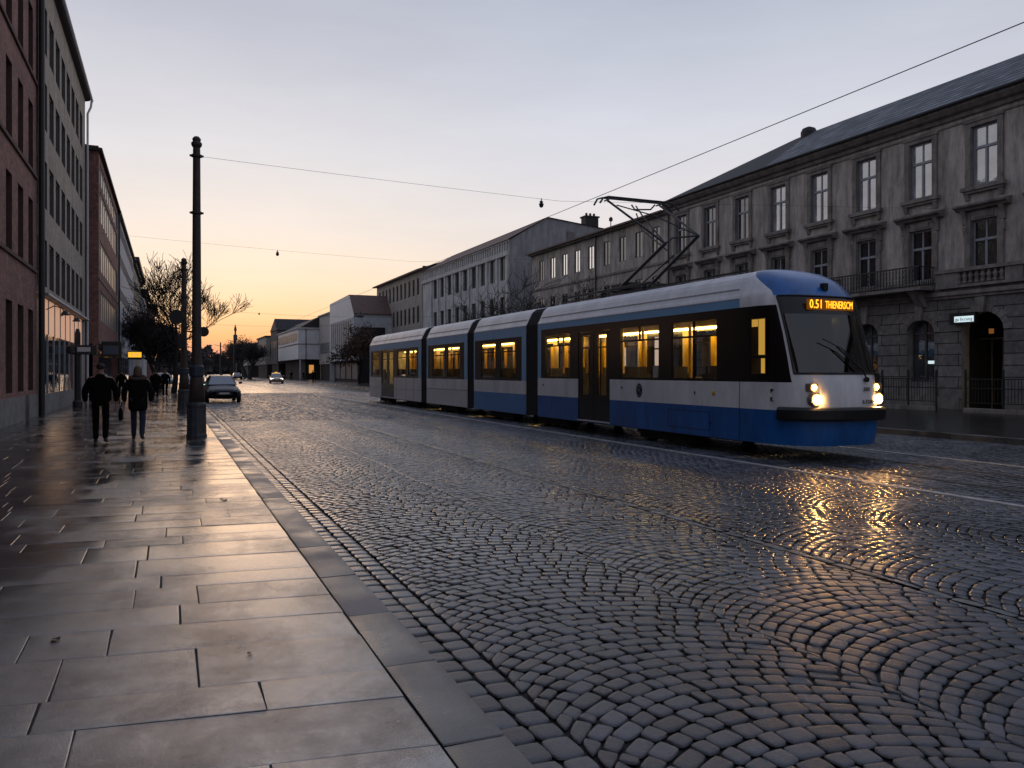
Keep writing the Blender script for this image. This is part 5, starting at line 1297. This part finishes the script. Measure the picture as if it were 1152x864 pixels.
for k, (x, y, h, lab, lf) in enumerate((
        (16.5, 186, 8.2, 'nearest dark tree of the far clump, beside the brown flat roofed house', 5000),
        (17.5, 208, 10.2, 'tallest dark tree of the far clump, crown against the sunset', 6000),
        (15.4, 228, 9.4, 'dark tree in the middle of the far clump with ragged top', 6000),
        (19.5, 240, 10.5, 'dark tree half behind the small pale house at the street end', 6000),
        (15.0, 262, 8.0, 'lower dark tree at the left edge of the far clump', 5000),
        (11.5, 290, 6.5, 'small hazy tree closing the view where the road ends', 4000))):
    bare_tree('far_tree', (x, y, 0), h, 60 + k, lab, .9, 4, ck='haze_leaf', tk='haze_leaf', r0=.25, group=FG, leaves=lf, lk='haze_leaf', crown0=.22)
# hazy far-off wood closing the street
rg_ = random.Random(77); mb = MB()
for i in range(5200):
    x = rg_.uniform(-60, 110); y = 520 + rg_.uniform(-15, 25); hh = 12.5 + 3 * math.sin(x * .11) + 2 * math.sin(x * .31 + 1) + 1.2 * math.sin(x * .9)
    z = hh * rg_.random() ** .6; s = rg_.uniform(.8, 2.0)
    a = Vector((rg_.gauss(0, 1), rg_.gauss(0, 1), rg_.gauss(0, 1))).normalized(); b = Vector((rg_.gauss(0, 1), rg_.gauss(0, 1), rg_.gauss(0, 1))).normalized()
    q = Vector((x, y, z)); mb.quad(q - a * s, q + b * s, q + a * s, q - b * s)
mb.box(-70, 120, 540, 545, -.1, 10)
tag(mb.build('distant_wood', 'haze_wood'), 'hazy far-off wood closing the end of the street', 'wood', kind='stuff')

# ------------------------------------------------------------------ cars
def car(loc, rz, paint, label, lamp='lampoff', scale=1.0, roofsign=False, group='cars on the street', tail=False):
    """local -y is the front"""
    t_ = thing('parked_car' if lamp == 'lampoff' else 'car', loc, label, 'car', group, rz=rz or 1e-6)
    st = [(-2.13, .60, .62, .34), (-2.05, .68, .76, .24), (-1.75, .76, .85, .20), (-1.2, .86, .88, .19), (-.75, .95, .885, .19), (.2, .97, .89, .19), (1.2, .98, .885, .19), (1.75, .97, .86, .21), (2.05, .90, .80, .27), (2.15, .72, .70, .36)]
    mb = MB(); rings = []
    for (y, zt, hw, zb_) in st:
        zm = (zt + zb_) / 2
        half = [(0, zt + .02), (hw * .6, zt + .01), (hw * .9, zt - .03), (hw, zm + .12), (hw * 1.01, zm - .05), (hw * .95, zb_), (0, zb_)]
        rings.append([(x, y, z) for x, z in half] + [(-x, y, z) for x, z in half[1:-1]][::-1])
    n = len(rings[0])
    mb.add([p for r_ in rings for p in r_], [(i * n + j, i * n + (j + 1) % n, (i + 1) * n + (j + 1) % n, (i + 1) * n + j) for i in range(len(rings) - 1) for j in range(n)] + [tuple(range(n)), tuple((len(rings) - 1) * n + k for k in range(n))])
    mb.build('body', paint, t_, smooth=True, sub=1)
    # greenhouse
    mb = MB(); b4 = [(-.76, -.92, .93), (.76, -.92, .93), (.77, 1.72, .96), (-.77, 1.72, .96)]; t4 = [(-.56, -.12, 1.40), (.56, -.12, 1.40), (.55, 1.05, 1.40), (-.55, 1.05, 1.40)]
    mid = [(-.57, .45, 1.45), (.57, .45, 1.45)]
    mb.add(b4 + t4 + mid, [(0, 1, 5, 4), (1, 2, 6, 5), (2, 3, 7, 6), (3, 0, 4, 7), (4, 5, 9, 8), (8, 9, 6, 7), (5, 6, 9), (4, 8, 7)])
    mb.build('roof', paint, t_, bevel=.04)
    def pane(nm, q, n_):
        m_ = MB(); c = sum((Vector(p) for p in q), Vector()) / 4; m_.poly([c + (Vector(p) - c) * .90 + Vector(n_) * .012 for p in q]); m_.build(nm, 'car_glass', t_)
    pane('windscreen', (b4[0], b4[1], t4[1], t4[0]), (0, -.7, .7)); pane('rear_window', (b4[2], b4[3], t4[3], t4[2]), (0, .7, .7))
    pane('side_window', (b4[1], b4[2], t4[2], t4[1]), (1, 0, .3)); pane('side_window', (b4[3], b4[0], t4[0], t4[3]), (-1, 0, .3))
    for y in (-1.35, 1.35):
        for s in (-1, 1):
            m_ = MB(); m_.lathe([(.24, -.1), (.31, -.09), (.32, -.05), (.32, .05), (.31, .09), (.24, .1)], (s * .80, y, .32), 18, axis='x'); w = m_.build('wheel', 'tyre', t_)
            m_ = MB(); m_.lathe([(.19, -.012), (.17, .012)], (s * .90, y, .32), 12, axis='x'); m_.build('rim', 'steel', w)
    for s in (-1, 1):
        m_ = MB(); m_.add([(s * .80, -1.93, .58), (s * .45, -2.08, .56), (s * .45, -2.06, .68), (s * .80, -1.84, .73), (s * .80, -1.85, .58), (s * .45, -2.0, .56), (s * .45, -1.98, .68), (s * .80, -1.76, .73)], [(0, 1, 2, 3), (4, 5, 6, 7), (0, 1, 5, 4), (2, 3, 7, 6), (1, 2, 6, 5), (0, 3, 7, 4)]); m_.build('headlight', lamp, t_)
        m_ = MB(); m_.box(*sorted((s * .52, s * .80)), 2.03, 2.12, .72, .86); m_.build('tail_light', 'lampred', t_)
        m_ = MB(); m_.box(*sorted((s * .86, s * 1.04)), -.78, -.64, .98, 1.11); m_.build('mirror', paint, t_, bevel=.03)
    m_ = MB(); m_.box(-.42, .42, -2.165, -2.09, .42, .56); m_.build('grille', 'black', t_)
    m_ = MB(); m_.box(-.26, .26, -2.185, -2.168, .46, .56); m_.build('number_plate', 'plate', t_)
    if roofsign:
        m_ = MB(); m_.box(-.2, .2, .35, .5, 1.45, 1.58); m_.build('roof_sign', 'signyellow', t_)
    return t_
car((2.62, 46.6, RZ), .02, 'car_dark', 'dark sedan coming towards the camera just right of the near mast')
car((1.75, 66, RZ), 0.0, 'car_dark', 'dark car with cool greenish headlight, half hidden behind the two masts', 'lampgreen')
car((2.3, 80, RZ), .0, 'car_silver', 'silver car behind the dark sedan, roof showing above it')
car((-.55, 97, 0), .3, 'car_silver', 'pale car parked among the tree trunks on the left, nearer one')
car((-1.2, 118, 0), .2, 'car_silver', 'pale car parked beyond the left trees, farther one')
car((13.7, 115, RZ), -.08, 'car_taxi', 'small orange tinted taxi driving far down the road', 'lampwhite', roofsign=True)
car((13.0, 175, RZ), .0, 'car_dark', 'dark far car at the foot of the far trees')

# ------------------------------------------------------------------ people
def skin_obj(name, chains, mt, parent, sub=1):
    """chains: lists of (point, rx, ry); points equal to an earlier point share the vertex"""
    vs, es, rs, roots, idx = [], [], [], [], {}
    for ch in chains:
        prev = None
        for (p, rx, ry) in ch:
            k = tuple(round(c, 4) for c in p)
            if k in idx: i = idx[k]
            else:
                i = len(vs); idx[k] = i; vs.append(p); rs.append((rx, ry))
                if prev is None: roots.append(i)
            if prev is not None and prev != i: es.append((prev, i))
            prev = i
    me = bpy.data.meshes.new(name); me.from_pydata(vs, es, []); me.materials.append(M[mt])
    o = bpy.data.objects.new(name, me); COL.objects.link(o); o.parent = parent; WL[o.name] = (0, 0, 0)
    o.modifiers.new('Skin', 'SKIN').use_smooth_shade = True
    for i, d in enumerate(me.skin_vertices[0].data):
        d.radius = rs[i]; d.use_root = i in roots
    s = o.modifiers.new('Sub', 'SUBSURF'); s.levels = sub; s.render_levels = sub
    return o

def person(loc, rz, label, H=1.76, jacket='cloth_black', legs='cloth_black', hair='hair_dark', hairlong=False, step=.14, bulk=1.0, coat=.0, fur=False, group='people walking on the pavement', lift=0.0, arms=(0.0, 0.0), fine=True, bent=0.0):
    t_ = thing('person', loc, label, 'person', group, rz=rz or 1e-6)
    k = H / 1.76; t_.scale = (k, k, k)
    hipL, hipR = (-.095, 0, .92), (.095, 0, .92)
    kneeL, ankL = (-.10, step * .8 + .03, .50), (-.10, step * .9, .085)
    kneeR, ankR = (.10, -step * .15 + .04, .49 + lift * .3), (.10, -step * 1.2, .085 + lift)
    tL, tR = (ankL[0] - .02, ankL[1] + .16, .03), (ankR[0] + .02, ankR[1] + .14, .03 + lift * .35)
    sh = .185 * bulk
    shL, shR = (-sh, 0, 1.42), (sh, 0, 1.42)
    elL, elR = (-sh - .085, -.03 + arms[0] * .4, 1.15), (sh + .085, -.03 + arms[1] * .4, 1.15)
    wrL, wrR = (-sh - .075, .03 + arms[0], .90), (sh + .075, .03 + arms[1], .90)
    pel, sp1, ch, nk, hd, top = (0, 0, .97), (0, -.005, 1.16), (0, -.01, 1.38), (0, .0, 1.50), (0, .02, 1.60), (0, .02, 1.71)
    body = [[(pel, .13, .10), (sp1, .12, .09), (ch, .13, .09), (nk, .055, .055), (hd, .078, .092), (top, .066, .075)],
            [(pel, .13, .1), (hipL, .085, .085), (kneeL, .055, .055), (ankL, .038, .04), (tL, .04, .025)],
            [(pel, .13, .1), (hipR, .085, .085), (kneeR, .055, .055), (ankR, .038, .04), (tR, .04, .025)]]
    for sL, eL, wL in ((shL, elL, wrL), (shR, elR, wrR)):
        body.append([(ch, .13, .09), (sL, .05, .05), (eL, .036, .036), (wL, .026, .022), ((wL[0], wL[1] + .01, wL[2] - .08), .036, .018)])
    if fine:
        body.append([(hd, .078, .09), ((0, .115, 1.60), .014, .018)])
        for s in (-1, 1): body.append([((s * .075, .02, 1.61), .012, .02), ((s * .095, .01, 1.62), .01, .022)])
        for wL in (wrL, wrR):
            s = -1 if wL[0] < 0 else 1
            for f, (dy, ln) in enumerate(((-.022, .062), (-.007, .074), (.008, .078), (.022, .07))):
                b0 = Vector((wL[0], wL[1] + .01 + dy, wL[2] - .09))
                body.append([(tuple(b0), .0095, .0095), (tuple(b0 + Vector((-s * .004, .006, -ln * .55))), .009, .009), (tuple(b0 + Vector((-s * .022, .012, -ln))), .0075, .0075)])
            b0 = Vector((wL[0], wL[1] + .035, wL[2] - .045)); body.append([(tuple(b0), .011, .011), (tuple(b0 + Vector((-s * .005, .028, -.03))), .0105, .0105), (tuple(b0 + Vector((-s * .012, .036, -.062))), .008, .008)])
    skin_obj('body', body, 'skin', t_)
    jb = .88 - coat
    jk = [[((0, 0, jb), .195 * bulk, .17), ((0, 0, jb + .1), .20 * bulk, .185), ((0, 0, 1.05), .195 * bulk, .17), ((0, -.01, 1.25), .20 * bulk, .15), ((0, -.015, 1.36), .165 * bulk, .13), ((0, -.01, 1.45), .105, .09), ((0, .0, 1.53), .075, .078)]]
    for s_, e_, w_ in ((shL, elL, wrL), (shR, elR, wrR)):
        jk.append([((0, -.015, 1.36), .165 * bulk, .13), ((s_[0] * .90, s_[1], s_[2] - .055), .085 * bulk, .085), (e_, .070 * bulk, .075), (w_, .056, .058)])
    skin_obj('jacket', jk, jacket, t_, 2 if fine else 1)
    tr_ = [[((0, 0, .96), .14, .11), (hipL, .088, .09), (kneeL, .072, .075), ((ankL[0], ankL[1], ankL[2] - .02), .056, .06)], [((0, 0, .96), .15, .12), (hipR, .088, .09), (kneeR, .072, .075), ((ankR[0], ankR[1], ankR[2] - .02), .056, .06)]]
    skin_obj('trousers', tr_, legs, t_)
    for a, t in ((ankL, tL), (ankR, tR)):
        skin_obj('shoe', [[((a[0], a[1] - .05, a[2] - .035), .042, .045), ((a[0], a[1] + .02, a[2] - .02), .045, .05), (t, .045, .03), ((t[0], t[1] + .05, t[2] - .004), .036, .022)]], 'shoe', t_)
    hc = [[((0, -.025, 1.60), .088, .075), ((0, -.012, 1.68), .096, .098), ((0, .01, 1.745), .075, .08)]]
    if hairlong: hc = [[((0, -.05, 1.47), .105, .05), ((0, -.045, 1.56), .105, .07), ((0, -.015, 1.68), .10, .10), ((0, .01, 1.75), .075, .08)]]
    skin_obj('hair', hc, hair, t_)
    if fur:
        m_ = [[((.17 * math.cos(a), -.02 + .11 * math.sin(a), 1.475 + .03 * math.sin(a)), .045, .045) for a in [2 * math.pi * i / 10 for i in range(10)]]]
        m_[0].append(m_[0][0]); skin_obj('fur_hood', m_, 'fur', t_)
    return t_
person((-1.40, 20.0, 0), .0, 'man in bulky black jacket and dark trousers walking away on the left pavement', 1.80, 'cloth_black', 'cloth_black', 'hair_dark', step=.10, bulk=1.2, arms=(.02, .08), lift=.03)
wm = person((-.66, 20.45, 0), -.05, 'woman with fair hair, dark coat and blue jeans walking away beside the man', 1.74, 'cloth_gray', 'jeans', 'hair_fair', hairlong=True, step=.17, bulk=1.14, coat=.2, fur=True, lift=.05, arms=(.0, -.10))
hb = thing('handbag', (-.99, 20.48, .5), 'soft dark handbag hanging from the woman\'s left hand', 'bag')
mb = MB()
mb.add([(-1.02 + sx * .05 * tx, 20.49 + sy * .15 * ty, z) for z, tx, ty in ((.48, .7, .8), (.52, 1.15, 1.0), (.66, 1.1, 1.0), (.78, .6, .9)) for sx, sy in ((-1, -1), (1, -1), (1, 1), (-1, 1))],
       [(0, 1, 2, 3), (12, 13, 14, 15)] + [(i * 4 + j, i * 4 + (j + 1) % 4, i * 4 + 4 + (j + 1) % 4, i * 4 + 4 + j) for i in range(3) for j in range(4)])
mb.build('bag_body', 'cloth_black', hb, smooth=True, sub=2)
mb = MB(); mb.tube([(-1.02, 20.38, .76), (-1.0, 20.44, .86), (-.99, 20.49, .89), (-1.0, 20.55, .86), (-1.02, 20.6, .76)], .012, 6); mb.build('handle', 'cloth_black', hb)
PG = 'distant people on the left pavement'
person((-2.62, 53.5, 0), .1, 'distant person in dark coat between the two near walkers', 1.72, coat=.2, group=PG, fine=False, step=.1)
person((-.72, 51.5, 0), .0, 'distant person in black right of the woman walking, farther away', 1.72, bulk=1.1, group=PG, fine=False, step=.12)
person((-.22, 54.8, 0), 3.0, 'distant person in dark trousers standing left of the tree trunk', 1.76, group=PG, fine=False, step=.05)
person((-1.0, 64, 0), .2, 'far person in dark jacket beyond the others near the dark trees', 1.7, group=PG, fine=False)
PR = 'people outside the shops at the far right'
for (x, y, lab, jk_, cz) in ((19.2, 118, 'tiny person outside the ribbed house, near the brown tree', 'cloth_gray', 0), (20.2, 123, 'tiny person in long dark coat by the shop windows', 'cloth_black', .2),
                         (20.6, 136, 'tiny person in front of the low white wing', 'cloth_gray', 0), (20.0, 146, 'tiny dark person right of the orange shop light', 'cloth_black', 0),
                         (19.4, 156, 'tiny person in front of the orange lit shop', 'cloth_gray', .2)):
    person((x, y, .075), random.uniform(0, 6), lab, 1.74, jk_, coat=cz, group=PR, fine=False)

# ------------------------------------------------------------------ sky, sun
W = bpy.data.worlds.new('World'); scn.world = W; W.use_nodes = True
N, L = W.node_tree.nodes, W.node_tree.links
bg = N['Background']
tc = N.new('ShaderNodeTexCoord'); sp = N.new('ShaderNodeSeparateXYZ'); L.new(tc.outputs['Generated'], sp.inputs[0])
def mth(op, a, b=None, c=None, clamp=False):
    n = N.new('ShaderNodeMath'); n.operation = op; n.use_clamp = clamp
    for i, v in enumerate((a, b, c)):
        if v is None: continue
        if isinstance(v, (int, float)): n.inputs[i].default_value = v
        else: L.new(v, n.inputs[i])
    return n.outputs[0]
AZ = R(3.0)
hl = mth('SQRT', mth('ADD', mth('MULTIPLY', sp.outputs['X'], sp.outputs['X']), mth('ADD', mth('MULTIPLY', sp.outputs['Y'], sp.outputs['Y']), 1e-5)))
ca = mth('DIVIDE', mth('ADD', mth('MULTIPLY', sp.outputs['X'], math.sin(AZ)), mth('MULTIPLY', sp.outputs['Y'], math.cos(AZ))), hl)
# thin veil of high cloud disturbs the gradient a little
mp = N.new('ShaderNodeMapping'); mp.inputs['Scale'].default_value = (1, 1, 5); L.new(tc.outputs['Generated'], mp.inputs['Vector'])
ns = N.new('ShaderNodeTexNoise'); ns.inputs['Scale'].default_value = 2.2; ns.inputs['Detail'].default_value = 5; L.new(mp.outputs['Vector'], ns.inputs['Vector'])
el = mth('ADD', sp.outputs['Z'], mth('MULTIPLY', mth('SUBTRACT', ns.outputs['Fac'], .5), mth('MULTIPLY', sp.outputs['Z'], .22)))
el = mth('SQRT', mth('MAXIMUM', el, 0.0))
def ramp(stops):
    r_ = N.new('ShaderNodeValToRGB'); cr = r_.color_ramp; cr.interpolation = 'EASE'
    while len(cr.elements) < len(stops): cr.elements.new(.5)
    for e, (p, c) in zip(cr.elements, stops): e.position = math.sqrt(p); e.color = (*c, 1)
    cr.interpolation = 'LINEAR'; L.new(el, r_.inputs[0]); return r_.outputs[0]
core = ramp([(0, (.62, .24, .19)), (.02, (.80, .32, .21)), (.04, (.96, .47, .22)), (.07, (.97, .64, .37)), (.11, (.91, .73, .55)), (.17, (.82, .74, .68)), (.25, (.70, .69, .72)), (.34, (.57, .58, .65)), (.46, (.42, .45, .54)), (.7, (.27, .32, .45)), (1, (.22, .27, .40))])
wide = ramp([(0, (.70, .53, .46)), (.04, (.82, .65, .54)), (.10, (.82, .72, .66)), (.18, (.76, .71, .71)), (.28, (.64, .65, .72)), (.38, (.51, .54, .63)), (.5, (.39, .43, .54)), (.7, (.27, .32, .45)), (1, (.22, .27, .40))])
back = ramp([(0, (.27, .25, .28)), (.1, (.30, .29, .33)), (.3, (.31, .315, .37)), (.6, (.29, .31, .39)), (1, (.24, .28, .40))])
def mixc(f, a, b):
    m_ = N.new('ShaderNodeMix'); m_.data_type = 'RGBA'; L.new(f, m_.inputs[0]); L.new(a, m_.inputs[6]); L.new(b, m_.inputs[7]); return m_.outputs[2]
def smooth(v, a, b):
    m_ = N.new('ShaderNodeMapRange'); m_.interpolation_type = 'SMOOTHSTEP'; m_.inputs['From Min'].default_value = a; m_.inputs['From Max'].default_value = b; L.new(v, m_.inputs['Value']); return m_.outputs[0]
c1 = mixc(smooth(ca, -.35, .85), back, wide)
c2 = mixc(smooth(ca, .90, 1.0), c1, core)
cl = N.new('ShaderNodeTexNoise'); cl.inputs['Scale'].default_value = 5; cl.inputs['Detail'].default_value = 7; cl.inputs['Roughness'].default_value = .6; L.new(mp.outputs['Vector'], cl.inputs['Vector'])
cs = N.new('ShaderNodeVectorMath'); cs.operation = 'SCALE'; L.new(c2, cs.inputs[0]); L.new(mth('MULTIPLY_ADD', cl.outputs['Fac'], .16, .92), cs.inputs['Scale']); c2 = cs.outputs[0]
sk = N.new('ShaderNodeTexSky'); sk.sky_type = 'NISHITA'; sk.sun_disc = False; sk.sun_elevation = R(3.0); sk.sun_rotation = AZ; sk.dust_density = 2.5
sc_ = N.new('ShaderNodeVectorMath'); sc_.operation = 'SCALE'; sc_.inputs['Scale'].default_value = .004; L.new(sk.outputs[0], sc_.inputs[0])
ad = N.new('ShaderNodeVectorMath'); ad.operation = 'ADD'; L.new(c2, ad.inputs[0]); L.new(sc_.outputs[0], ad.inputs[1])
L.new(ad.outputs[0], bg.inputs['Color']); bg.inputs['Strength'].default_value = 1.07
su = bpy.data.lights.new('sun', 'SUN'); su.energy = .20; su.angle = R(20); su.color = (1, .62, .36)
so = bpy.data.objects.new('sun', su); COL.objects.link(so)
sd = Vector((math.sin(AZ) * math.cos(R(4)), math.cos(AZ) * math.cos(R(4)), math.sin(R(4))))
so.rotation_euler = sd.to_track_quat('Z', 'Y').to_euler(); so.location = (0, 60, 40)

# ------------------------------------------------------------------ camera
cd = bpy.data.cameras.new('camera'); cam = bpy.data.objects.new('camera', cd); COL.objects.link(cam)
cam.location = (0, 0, 1.6); cam.rotation_euler = (R(90), 0, -math.atan(386 / 900))
cd.sensor_width = 36; cd.lens = 36 * 900 / 1152; cd.shift_y = -14 / 1152; cd.clip_end = 4000; cd.clip_start = .05
scn.camera = cam
scn.view_settings.view_transform = 'Standard'; scn.view_settings.look = 'None'; scn.view_settings.exposure = 0
scn.cycles.use_denoising = True
scn.cycles.max_bounces = 8; scn.cycles.transparent_max_bounces = 12
scn.cycles.sample_clamp_indirect = 6
